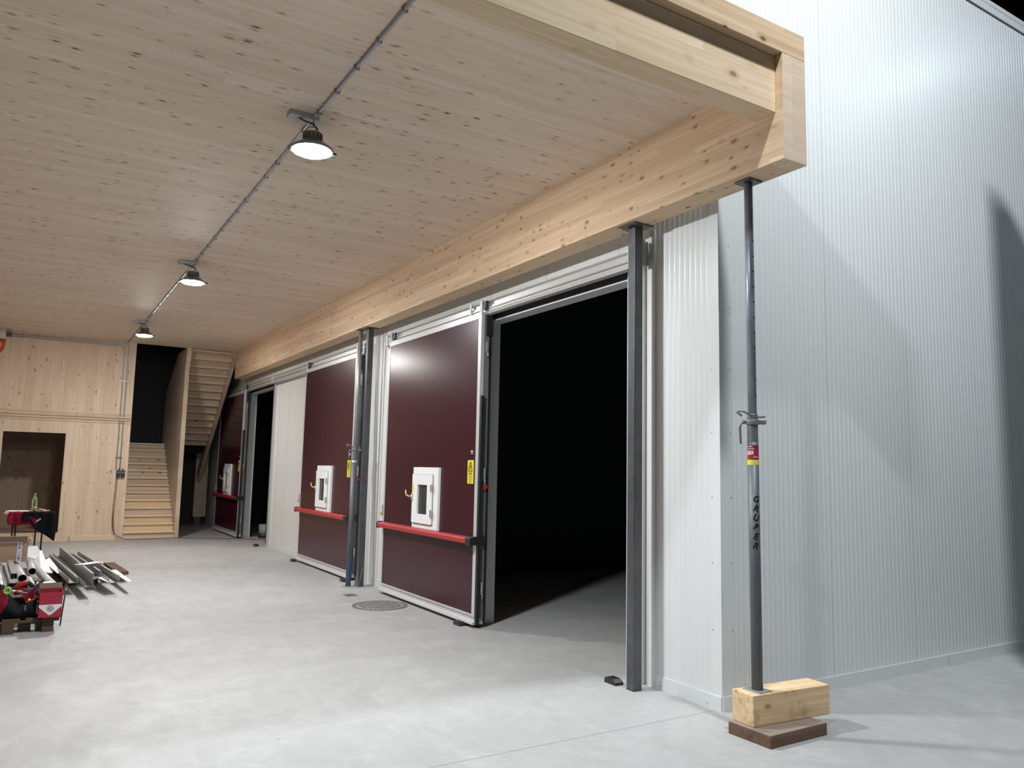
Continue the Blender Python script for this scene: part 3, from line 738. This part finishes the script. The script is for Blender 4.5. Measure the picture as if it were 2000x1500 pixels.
for sg in (-1, 1): MB('blackplastic').tube([(.03, sg*.045, .155), (.03, sg*.03, .19)], .008, 8).build('gland', o)
def spline(pts, n=8):
    pts = [Vector(p) for p in pts]; out = []
    for i in range(len(pts)-1):
        p0, p1, p2, p3 = pts[max(i-1, 0)], pts[i], pts[i+1], pts[min(i+2, len(pts)-1)]
        for k in range(n):
            t = k/n; out.append(0.5*((2*p1)+(-p0+p2)*t+(2*p0-5*p1+4*p2-p3)*t*t+(-p0+3*p1-3*p2+p3)*t**3))
    out.append(pts[-1]); return out
b = MB('cablered')
b.tube(spline([(L+.03, -2.66, 1.33), (L+.05, -2.675, .9), (L+.06, -2.675, .4), (L+.09, -2.62, .15), (L+.13, -2.42, .02), (L+.1, -2.05, .010), (L+.03, -1.50, .010), (L+.06, -1.30, .010), (-14.55, -1.0, .010), (-14.35, -.5, .010), (-14.05, 0.0, .010), (-13.7, .4, .01)]), .0065, 8)
b.tube(spline([(L+.03, -2.64, 1.33), (L+.045, -2.645, .9), (L+.05, -2.66, .5), (L+.05, -2.62, .12)]), .006, 8)
tag(b.build('power_cable'), 'dark red power cable hanging from the outlet box and trailing over the floor', 'cable')
# waste pipe at ceiling left
o = empty('waste_pipe', (-14.45, -4.97, ZC), 'stub of ivory and orange pipe under the ceiling at the left edge', 'pipe')
MB('ivory').tube([(0, 0, 0), (0, 0, -.22)], .10, 24).build('sleeve', o)
MB('orange').tube([(0, 0, -.22), (0, 0, -.30), (0, -.02, -.40), (0, -.08, -.48), (0, -.2, -.52), (0, -.6, -.54)], .105, 24).build('elbow', o)
MB('galv').box(-.02, .09, -.03, .02, .18, 0).build('clip', o)
tag(MB('black').box(L, -4.90, 4.165, L+.02, -4.78, 4.262).build('wall_opening'), 'small black rectangular opening beside the pipe under the ceiling', 'opening')

# ------------------------------------------------------------ stairs
RH = ZC/26; RT = 0.198
st = empty('staircase', (L, -1.95, 0), 'lower wooden flight climbing away between timber side walls', 'staircase')
ys0, ys1 = Y1+1.956, -1.427+1.95
for k in range(13):
    x = -k*RT; z = (k+1)*RH
    MB('stairlight').box(x-RT-.03, ys0, z-.034, x+.016, ys1, z).build('tread', st, .003)
    MB('yellowboard' if k in (1, 2, 4) else 'stairwood').box(x-.055, ys0, k*RH, x-.026, ys1, z-.034).build('riser', st)

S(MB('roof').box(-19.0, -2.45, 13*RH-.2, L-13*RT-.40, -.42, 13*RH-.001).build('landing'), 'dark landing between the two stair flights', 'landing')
# side wall of stairs with sloping top
b = MB('stairslope')
b.prism([(L, 0), (L, 3.76), (L+.12, 4.0), (L+.12, ZC), (L-1.15, ZC), (L-2.72, 3.45), (L-2.95, 2.2), (L-2.95, 0)], 'y', -1.425, -1.335)
o = b.build('side_wall', st); o.location = -st.location; tag(o, 'thin timber side wall right of the lower flight')
xt = L+.02   # upper flight
s2 = empty('staircase', (xt, -0.8, 0), 'upper wooden flight seen from below, rising to the ceiling', 'staircase')
ya, yb_ = -1.325+.8, -0.36+.8
for k in range(13):
    x = -2.65+k*RT+.02; z = 13*RH+(k+1)*RH
    if z < ZC+.01:
        MB('stairlight').box(x-.03, ya+.04, z-.045, x+RT+.02, yb_-.02, z-.008).build('tread', s2, .003)
        MB('stairwood').box(x-.0, ya+.04, z-RH-.008, x+.025, yb_-.02, z-.045).build('riser', s2)
sl = RH/RT
def stringer(y0, y1, name, ext=0):
    zA = 13*RH; b = MB('stairslope')
    b.prism([(-2.70-ext, zA-.14-ext*sl*.96), (-.02, zA-.22+2.74*sl*0.985), (0.02, ZC), (-.30, ZC), (-2.70-ext, zA+.10-ext*sl*.9)], 'y', y0, y1)
    return b.build(name, s2, .003)
stringer(yb_-.03, yb_+.06, 'stringer', 1.0); stringer(ya+.0, ya+.05, 'stringer')
b = MB('clt').box(-18.75, -.40, .22, -18.65, -.08, 1.95)
o = b.build('timber_post'); tag(o, 'broad pale timber post standing under the upper stair flight', 'post')
tag(MB('steel').box(-18.75, -.36, 0, -18.66, -.2, .22).build('post_foot'), 'dark steel foot below the timber post under the stairs', 'post foot')
# loose board along the end wall
b = MB('stairwood').prism([(L+.005, .002), (L+.09, .002), (L+.03, .115), (L+.005, .115)], 'y', -3.455, -2.60)
tag(b.build('loose_board', bevel=.003), 'loose pale board lying along the foot of the timber end wall', 'board')
b = MB('stairwood').box(L, -2.60, 0, L+.03, -2.46, .10)
tag(b.build('base_board', bevel=.003), 'short pale base board between the loose board and the first stair', 'board')

# ------------------------------------------------------------ floor fittings
b = MB('coverfill'); R0 = 0.335
b.lathe([(0, .004), (R0-.05, .004), (R0-.05, .001)], n=48, smooth=False)
b.use('castiron').lathe([(R0-.05, .001), (R0-.035, .001), (R0-.035, .005), (R0, .005), (R0, -.01)], n=48, smooth=False)
b.use('castiron')
rnd = random.Random(3)
for i in range(-6, 7):
    for j in range(-6, 7):
        x, y = i*.045+(j % 2)*.02, j*.045
        if math.hypot(x, y) < R0-.075:
            a = rnd.choice((0, PI/2, PI/4)); b.bar((x-.014*math.cos(a), y-.014*math.sin(a), .006), (x+.014*math.cos(a), y+.014*math.sin(a), .006), .012, .005)
tag(b.build('manhole_cover', None, 0, (-4.95, -0.545, 0)), 'round cast-iron manhole cover in the floor before the red door', 'manhole cover')
b = MB('coverfill').box(-.10, -.085, 0, .10, .085, .003); b.use('black')
for k in range(7): b.box(-.085+.025*k, -.07, .003, -.073+.025*k, .07, .0036)
tag(b.build('floor_drain', None, 0, (-5.82, -0.60, 0)), 'small square floor drain beyond the round manhole cover', 'drain')
b = MB('jointdark').box(-.052, -12, 0, -.048, -.02, .0008)
S(b.build('trim_9'), 'thin saw-cut joint across the concrete floor', 'floor joint')
b = MB('bucket').lathe([(0, .02), (.12, .02), (.14, .30), (.135, .30), (.115, .03), (0, .03)], n=24)
b.use('blackplastic').lathe([(0, 0), (.15, 0), (.15, .10), (0, .10)], n=24)
tag(b.build('bucket', None, 0, (-14.35, .45, 0)), 'grey bucket with a dark lower half just inside the farthest doorway', 'bucket')

# ------------------------------------------------------------ pallets
def pallet(x, y, label, lx=1.2, ly=0.8, rz=0):
    o = empty('pallet', (x, y, 0), label, 'pallet', 'wooden pallets on the floor', rz)
    for yy in (0, ly/2-.0725, ly-.145 if ly > .5 else ly-.1):
        MB('pallet').box(0, yy, 0, lx, yy+.1, .022).build('bottom_board', o, .002)
        for xx in (0, lx/2-.0725, lx-.145): MB('pallet').box(xx, yy, .022, xx+.145, yy+.1, .100).build('block', o, .003)
    for xx in (0, lx/2-.0725, lx-.145): MB('pallet').box(xx, 0, .100, xx+.145, ly, .122).build('stringer_board', o, .002)
    for yy, wd in ((0, .145), (.185, .1), (ly/2-.0725, .145), (ly-.285, .1), (ly-.145, .145)):
        MB('pallet').box(0, yy, .122, lx, yy+wd, .144).build('deck_board', o, .002)
    return o
pallet(-6.13, -4.70, 'wooden pallet under the red box and the tool bag')
pallet(-7.50, -4.70, 'wooden pallet under the bundle of grey tubes')
pallet(-9.28, -3.86, 'wooden pallet under the long metal channels', rz=math.radians(4))
# grey tubes on the pallets
tubes = [((-6.20, -3.885, .21), (-8.6, -4.16, .26), .045, 'pipegrey', 'long pale grey tube lying outermost toward the metal channels'),
         ((-7.05, -4.14, .33), (-8.05, -4.165, .33), .044, 'pipegrey', 'pale grey tube end lying on top, directly before the white sheets'),
         ((-6.75, -4.235, .29), (-8.3, -4.33, .27), .048, 'pipegrey', 'thick pale grey tube in front of the brown carton'),
         ((-6.30, -4.13, .24), (-7.9, -4.22, .24), .038, 'pipegrey', 'slim pale grey tube lying between the thick one and the outermost one'),
         ((-6.10, -4.44, .25), (-8.2, -4.53, .25), .075, 'pipegrey', 'fattest pale grey tube at the left edge of the pallet')]
for a, b_, rr, mt, lb_ in tubes:
    tag(MB(mt).pipe(a, b_, rr, rr*.88, inner='black').build('grey_tube'), lb_, 'tube', 'grey tubes on the pallets')  # black inner wall puts the dark of the bore into the colour
b = MB('galvlight'); a, e = Vector((-6.55, -4.318, .345)), Vector((-8.0, -4.385, .345))
for dx, dz in ((-.028, 0), (.028, 0)): b.bar(a+Vector((0, dx, dz)), e+Vector((0, dx, dz)), .004, .06)
b.bar(a+Vector((0, 0, .03)), e+Vector((0, 0, .03)), .06, .004); b.bar(a+Vector((0, 0, -.03)), e+Vector((0, 0, -.03)), .06, .004); b.bar(a, e, .004, .06)
tag(b.build('metal_profile'), 'square ribbed metal profile lying among the grey tubes', 'profile')
for k, (y, mt, lb_) in enumerate(((-4.355, 'black', 'thin black rod lying beside the square metal profile'), (-4.385, 'galvlight', 'thin bright rod lying left of the black rods'), (-4.412, 'black', 'thin black rod lying beside the fattest tube'))):
    tag(MB(mt).bar((-5.95, y, .335-.02*k), (-7.7, y-.09, .33-.02*k), .018, .018).build('rod'), lb_, 'rod', 'thin rods on the pallets')
# brown carton
o = empty('cardboard_box', (-8.10, -4.78, .335), 'large brown carton with a pale printed tape strip, on the grey tubes', 'box', rz=math.radians(-2))
MB('carton').box(-.40, 0, 0, 0, .57, .26).build('body', o, .003)
b = MB('carton').prism([(.0, .26), (.05, .335), (.052, .332), (.003, .258)], 'y', .02, .57)
b.box(-.40, .57, .255, 0, .60, .30, Matrix.Rotation(-.5, 3, 'X'), (-.2, .57, .255)); b.build('flap', o)
t = MB('tape').box(.001, .46, 0, .003, .515, .26).box(-.2, .46, .26, .003, .515, .2625).box(.001, .0, .25, .003, .50, .262).build('tape_strip', o); tag(t, 'pale printed tape strip')
b = MB('blueink')
for zz in (.055, .185):
    b.tube([(.004, .487+.012*math.cos(2*PI*i/12), zz+.013*math.sin(2*PI*i/12)) for i in range(12)], .0035, 6, closed=True)
for zz in (.02, .085, .12, .215, .235): b.box(.003, .481, zz, .0045, .493, zz+.014)
b.build('print', t)
# white boards and papers behind the tubes
def sheet(pts, label, th=.006, nm='white_sheet', mt='paper'):
    b = MB(mt); v = [Vector(p) for p in pts]; n = (v[1]-v[0]).cross(v[2]-v[0]).normalized()*th
    A = [b.bm.verts.new(p) for p in v]; B = [b.bm.verts.new(p+n) for p in v]
    b.bm.faces.new(A[::-1]); b.bm.faces.new(B)
    for k in range(len(v)): b.bm.faces.new((A[k], A[(k+1) % len(v)], B[(k+1) % len(v)], B[k]))
    return tag(b.build(nm), label, 'sheet', 'white sheets on the pallets')
sheet([(-8.80, -4.225, .335), (-8.80, -4.05, .275), (-8.82, -4.055, .40), (-8.84, -4.09, .468), (-8.84, -4.225, .460)], 'upright white sheet beside the brown carton')
sheet([(-8.9, -4.20, .22), (-8.0, -4.03, .20), (-8.1, -3.90, .17), (-8.80, -3.96, .20), (-9.1, -4.02, .36), (-9.1, -4.07, .38)], 'crumpled white sheet lying below the upright sheet', .008)
sheet([(-8.7, -4.00, .26), (-8.0, -3.84, .17), (-8.2, -3.80, .16), (-8.95, -3.93, .28)], 'white board strip leaning beside the long channels', .01)
sheet([(-5.80, -4.10, .315), (-5.80, -3.955, .315), (-6.02, -3.955, .317), (-6.02, -4.10, .317)], 'flat white box lid lying behind the red box', .02)
# red box with paper band
o = empty('printed_box', (-4.85, -4.087, .145), 'open red cardboard box with a white printed triangle, on the near pallet corner', 'box')
w_, h_, dp = .196, .238, .30
b = MB('boxred').box(-dp, 0, 0, 0, .003, h_).box(-.003, 0, 0, 0, w_, h_).box(-dp, w_-.003, 0, 0, w_, h_).box(-dp, 0, 0, -dp+.003, w_, h_).box(-dp, 0, 0, 0, w_, .003); b.build('body', o)
MB('carton').box(-dp+.003, .0, h_, -dp+.006, w_, h_+.055).build('flap', o)
MB('boxred').box(-dp, w_, h_-.01, 0, w_+.045, h_-.007, Matrix.Rotation(-1.1, 3, 'X'), (-.15, w_, h_-.01)).build('flap', o)
b = MB('cardwhite')
zt = .125
b.box(0, .002, zt-.006, .0012, w_-.002, zt); b.prism([(.002, zt-.004), (w_-.002, zt-.004), (w_-.002, zt-.02), (w_/2+.012, .030), (w_/2, .024), (w_/2-.012, .030), (.002, zt-.02)], 'x', 0, .0014)
b.box(-dp, w_, .02, -.005, w_+.0012, h_-.03)
b.use('ink')
for (y, z, rr) in ((w_/2-.022, .092, .009), (w_/2-.004, .100, .009), (w_/2+.014, .096, .009), (w_/2+.024, .082, .008), (w_/2-.010, .074, .011), (w_/2+.006, .068, .010)):
    b.tube([(.0022, y+rr*math.cos(2*PI*i/10), z+rr*math.sin(2*PI*i/10)) for i in range(10)], .0018, 5, closed=True)
b.use('boxred').box(.0014, w_/2-.022, .113, .002, w_/2+.022, .117)
tag(b.build('print', o), 'white triangle print with a ring emblem')
# tool bag
def blob(name, parts, mats, parent=None, disp=0.012, seed=1, sub=3):
    bm = bmesh.new(); bmesh.ops.create_cube(bm, size=1.0)
    bmesh.ops.subdivide_edges(bm, edges=bm.edges[:], cuts=9, use_grid_fill=True)
    return bm
def bag():
    o = empty('tool_bag', (-4.95, -4.30, .145), 'open black and dark red fabric tool bag on the near pallet', 'bag')
    rn = random.Random(5)
    b = MB('bagblack', 'bagred'); bm = b.bm
    NX, NY = 84, 30
    # front skin from y=-.35 to .19, bulging, top edge sloping
    def top(y): return .135 + .10*max(0, min(1, (0.05-y)/.13)) if y < .19 else .12
    grid = []
    for i in range(NX+1):
        y = -.42+.62*i/NX; col = []
        ht = .275 if y < -.09 else .275-.15*min(1, (y+.09)/.14) if y < .10 else .125+.04*(y-.10)/.1
        for j in range(NY+1):
            t = j/NY; z = ht*t
            x = .05*math.sin(PI*min(1, t*1.1))*(1+.25*math.sin(9*y+2)) + .008*math.sin(31*y+5*t)+rn.uniform(-.0004, .0004)
            col.append(bm.verts.new((x-.06*t*t, y, z)))
        grid.append(col)
    for i in range(NX):
        for j in range(NY):
            f_ = bm.faces.new((grid[i][j], grid[i+1][j], grid[i+1][j+1], grid[i][j+1])); f_.smooth = True
            y = -.42+.62*i/NX; edge = -.10+.05*(j/NY)+.04*math.sin(2.5*j/NY)
            f_.material_index = 1 if y < edge-.02 else 0
    # back skin
    bk = []
    for i in range(NX+1):
        y = -.42+.62*i/NX; bk.append([bm.verts.new((-.28, y, 0)), bm.verts.new((-.24, y, .16))])
    for i in range(NX): f_ = bm.faces.new((bk[i][0], bk[i][1], bk[i+1][1], bk[i+1][0]))
    for i in (0, NX):
        g = grid[i]; bm.faces.new(g+[bk[i][1], bk[i][0]])
    for i in range(NX): bm.faces.new((grid[i][0], bk[i][0], bk[i+1][0], grid[i+1][0]))
    b.build('body', o)
    MB('galv').tube([(.035, .105, .12), (.045, .105, .10), (.05, .098, .085), (.05, .105, .07), (.05, .112, .085), (.045, .105, .10)], .003, 6).build('zip_puller', o)
    return o
bag()
# tools in and around the bag
tp = MB('green').tube([(-4.98, -4.352+.026*math.cos(2*PI*i/24), .405+.026*math.sin(2*PI*i/24)) for i in range(24)], .012, 10, closed=True)
tag(tp.build('tape_ring'), 'lime green round ring on top of the tool bag', 'ring')
o = empty('cordless_drill', (-5.62, -4.21, .335), 'red and black cordless power tool lying on the grey tubes', 'power tool')
MB('red').tube([(0, -.09, .0), (0, -.05, .03), (0, .0, .052), (0, .03, .055)], [.022, .028, .028, .024], 12).build('body', o)
MB('blackplastic').tube([(0, .02, .05), (0, .09, .015), (0, .14, -.01)], [.024, .020, .016], 12).build('grip', o)
MB('blackplastic').box(-.03, -.13, -.035, .03, -.07, .01).build('battery', o, .006)
o = empty('angle_grinder', (-5.45, -4.20, .315), 'black handled power tool with a dark red stripe behind the tool bag', 'power tool')
MB('blackplastic').tube([(0, -.10, 0), (0, -.04, .012), (0, .05, .01), (0, .11, 0)], [.024, .03, .034, .03], 12).build('body', o)
MB('bagred').tube([(0, -.03, .013), (0, -.01, .013)], .0335, 12).build('stripe', o)
MB('blackplastic').box(-.03, .09, -.04, .03, .14, .02).build('battery', o, .006)
b = MB('pink').tube([(-5.20, -4.29, .365), (-5.20, -4.225, .350)], [.013, .018], 12); b.use('white').tube([(-5.2, -4.315, .37), (-5.2, -4.29, .365)], [.009, .012], 12)
tag(b.build('sealant_nozzle'), 'pink plastic tube end with a white tip, by the green ring', 'tube')
b = MB('bagred').bar((-5.02, -4.215, .31), (-5.12, -4.135, .385), .02, .035); b.use('black').bar((-5.12, -4.135, .385), (-5.25, -4.055, .455), .018, .026)
tag(b.build('spirit_level'), 'dark red and black bar sticking diagonally out of the tool bag', 'tool')
b = MB('bagred').bar((-5.06, -4.205, .28), (-5.12, -4.12, .35), .02, .03)
tag(b.build('hand_tool'), 'short dark red bar under the diagonal black bar', 'tool')
b = MB('orange').bar((-5.02, -4.19, .27), (-5.05, -4.09, .31), .03, .03); b.use('brass').tube([(-5.03, -4.175, .29), (-5.03, -4.155, .30)], .016, 10)
tag(b.build('orange_tool'), 'orange hand tool between the tool bag and the red box', 'tool')
tag(MB('pipegrey').bar((-5.2, -4.27, .345), (-5.25, -4.12, .342), .012, .008).build('metal_ruler'), 'short bright metal strip across the black power tool', 'tool')
b = MB('galvdark').tube(spline([(-6.15, -4.06, .25), (-6.0, -4.03, .27), (-5.85, -4.02, .25), (-5.7, -4.0, .24)]), .02, 10)
b.use('bagred').tube([(-5.75, -4.02, .25), (-5.62, -3.985, .25)], .022, 10)
tag(b.build('pipe_wrench'), 'grey and red wrench lying beside the outermost tube', 'tool')
b = MB('black').tube([(-5.2, -3.852, .41), (-5.2, -3.862, .24), (-5.19, -3.880, .004)], [.006, .007, .007], 8); b.use('brass').tube([(-5.2, -3.854, .37), (-5.2, -3.856, .34)], .0078, 8)
tag(b.build('standing_rod'), 'thin upright dark rod with a brass ring behind the red box', 'rod')

# ------------------------------------------------------------ long channels on the rear pallet
def channel(a, e, w_, h1, h2, label, mt='galvlight', t=.004):
    a, e = Vector(a), Vector(e); D = (e-a).normalized(); R = D.cross(Vector((0, 0, 1))).normalized(); U = Vector((0, 0, 1))
    b = MB(mt)
    b.bar(a+U*t/2, e+U*t/2, w_, t); b.bar(a+R*w_/2+U*h1/2, e+R*w_/2+U*h1/2, t, h1); b.bar(a-R*w_/2+U*h2/2, e-R*w_/2+U*h2/2, t, h2)
    b.bar(a-R*(w_/2-.012)+U*h2, e-R*(w_/2-.012)+U*h2, .024, t)
    return tag(b.build('metal_channel'), label, 'channel', 'long galvanised channels')
Z0 = .146
channel((-10.30, -3.945, Z0), (-7.22, -3.690, Z0), .10, .06, .07, 'leftmost long galvanised channel, beside the grey tubes')
channel((-10.45, -3.80, Z0), (-6.80, -3.545, Z0), .09, .05, .16, 'second long galvanised channel with the tallest flange')
channel((-9.95, -3.64, Z0), (-7.50, -3.42, Z0), .10, .05, .10, 'shorter galvanised channel lying under the white crosspiece')
channel((-10.35, -3.56, Z0), (-7.05, -3.25, Z0), .11, .06, .09, 'rightmost long galvanised channel on the rear pallet')
tag(MB('paper').bar((-7.66, -3.61, .318), (-8.40, -3.34, .262), .13, .006).build('crosspiece'), 'white strip lying across the galvanised channels', 'strip')
sheet([(-7.6, -3.43, .16), (-7.0, -3.32, .16), (-7.2, -3.27, .155), (-7.6, -3.33, .156)], 'white sheet end at the right ends of the channels', .004)
sheet([(-8.3, -3.21, .15), (-7.06, -3.10, .15), (-7.06, -3.05, .15), (-8.3, -3.12, .15)], 'narrow white strip along the right edge of the channels', .006)
b = MB('pallet').box(0, 0, 0, .95, .10, .075)
tag(b.build('timber_bearer', None, .004, (-9.1, -3.99, .0), math.radians(6)), 'dark square timber on the floor beside the outermost tube', 'timber')

# ------------------------------------------------------------ table with clothes and bottle
T = empty('folding_table', (-12.55, -4.22, 0), 'small folding table with black legs before the doorway', 'table')
MB('tablewood').box(-.50, -.36, .715, .42, .34, .735).build('tabletop', T, .003)
for x, y in ((.30, -.22), (.30, .13), (-.42, -.18), (-.30, .24)):
    MB('black').tube([(x, y, 0), (x, y, .715)], .014, 10).build('leg', T)
MB('black').bar((-.42, -.18, .35), (-.30, .24, .35), .012, .012).build('stretcher', T)
def drape(name, y0, y1, zt, zb_, mats, split, label, x=-12.12, seed=0, lip=.17):
    rn = random.Random(seed); b = MB(*mats); bm = b.bm; NI, NJ = 22, 16; g = []
    for i in range(NI+1):
        s_ = i/NI; y = y0+(y1-y0)*s_; col = []
        lo = zb_(s_)
        for j in range(NJ+1):
            t = j/NJ
            if t < .25: X = x-lip*(1-t/.25); Z = zt+.004+.006*math.sin(14*s_+3)
            else:
                q = (t-.25)/.75; X = x+.02+.022*math.sin(11*s_*1.3+q*2)+.012*math.sin(23*s_); Z = zt-(zt-lo)*q
            col.append(bm.verts.new((X, y+.012*math.sin(7*t+9*s_), Z)))
        g.append(col)
    for i in range(NI):
        for j in range(NJ):
            f_ = bm.faces.new((g[i][j], g[i+1][j], g[i+1][j+1], g[i][j+1])); f_.smooth = True
            f_.material_index = split(i/NI, j/NJ)
    o = b.build(name); md = o.modifiers.new('thickness', 'SOLIDIFY'); md.thickness = .008; md.offset = 0
    return tag(o, label, 'jacket', 'clothes over the table edge')
drape('jacket', -4.515, -4.13, .744, lambda s_: .52+.06*abs(s_-.4), ['wine'], lambda a, b_: 0, 'wine red jacket draped over the front edge of the folding table', seed=1)
jk = drape('jacket', -4.30, -3.80, .750, lambda s_: .56-.40*max(0, (s_-.25))**.8 if s_ > .25 else .60, ['bagblack', 'wine'], lambda a, b_: 1 if (a < .4 and .55 < b_ < .8 and a > .15) else 0, 'black jacket hanging low over the right corner of the folding table', x=-12.06, seed=2)
b = MB('cardwhite')
for k in range(3): b.box(-12.022, -4.09+.022*k, .585+.018*k, -12.018, -4.075+.022*k, .612+.018*k)
o = b.build('chest_print'); o.parent = jk; tag(o, 'small white chest print')
o = empty('water_bottle', (-12.35, -4.142, .736), 'green plastic water bottle standing on the folding table', 'bottle')
b = MB('bottle').lathe([(0, .002), (.042, .002), (.047, .02), (.045, .10), (.048, .12), (.047, .19), (.036, .25), (.017, .285), (.015, .31)], n=24); b.build('body', o)
MB('cardwhite').lathe([(.0475, .07), (.0478, .072), (.0478, .10), (.0475, .102)], n=24).build('label_band', o)
MB('pink').lathe([(.0482, .082), (.0485, .084), (.0485, .096), (.0482, .098)], n=24).build('label_stripe', o)
MB('green').lathe([(0, .33), (.017, .33), (.018, .308), (.0, .308)], n=20).build('cap', o)
sheet([(-12.6, -4.55, .737), (-12.55, -4.22, .737), (-12.8, -4.22, .739), (-12.9, -4.52, .741)], 'white papers lying on the folding table', .003)
tag(MB('stairwood').bar((-12.95, -4.05, .752), (-12.42, -3.96, .752), .06, .03).build('wood_offcut'), 'pale wood offcut lying on the folding table beside the bottle', 'offcut')

# ------------------------------------------------------------ hall floodlights above the photographer (outside the frame)
def flood(x, y, z, wt, label, aim, sz=.45, col=(.90, .96, 1.0), spread=180):
    o = empty('floodlight', (x, y, z), label, 'floodlight', 'hall floodlights')
    D = (Vector(aim)-Vector((x, y, z))).normalized(); q = D.to_track_quat('-Z', 'Y')
    h = MB('lamphouse').box(-sz/2, -sz/2, 0.004, sz/2, sz/2, .10).build('housing', o, .01)
    h.rotation_mode = 'QUATERNION'; h.rotation_quaternion = q
    MB('galv').tube([(0, 0, .02), (0, 0, 9.4-z)], .012, 8).build('suspension', o)
    ld = bpy.data.lights.new('floodlight_lamp', 'AREA'); ld.shape = 'DISK'; ld.size = sz*.9; ld.energy = wt; ld.color = col; ld.spread = math.radians(spread)
    l = bpy.data.objects.new('floodlight_lamp', ld); C.objects.link(l); l.parent = o
    l.rotation_mode = 'QUATERNION'; l.rotation_quaternion = q
    return o
flood(3.4, -0.7, 9.1, HALL_W, 'white floodlight high under the hall roof', (0.0, 3.2, 2.8), spread=120)
flood(3.2, -7.2, 9.1, HALL_W4, 'white floodlight high behind the photographer', (0.0, 1.5, 4.0), spread=120)
flood(2.7, 7.2, 8.0, HALL_W3, 'bluish floodlight high over the aisle beside the tall ribbed wall', (1.2, 5.0, 0), col=(.72, .86, 1.0))
b = MB('hallwall').box(1.17, 2.35, 0, 12.9, 2.55, 6.15)  # added wall outside the frame, placed to cast the ribbed wall's dark shadow
S(b.build('wall_light_blocker'), 'added grey wall outside the frame, blocking floodlight from the ribbed wall', 'wall')
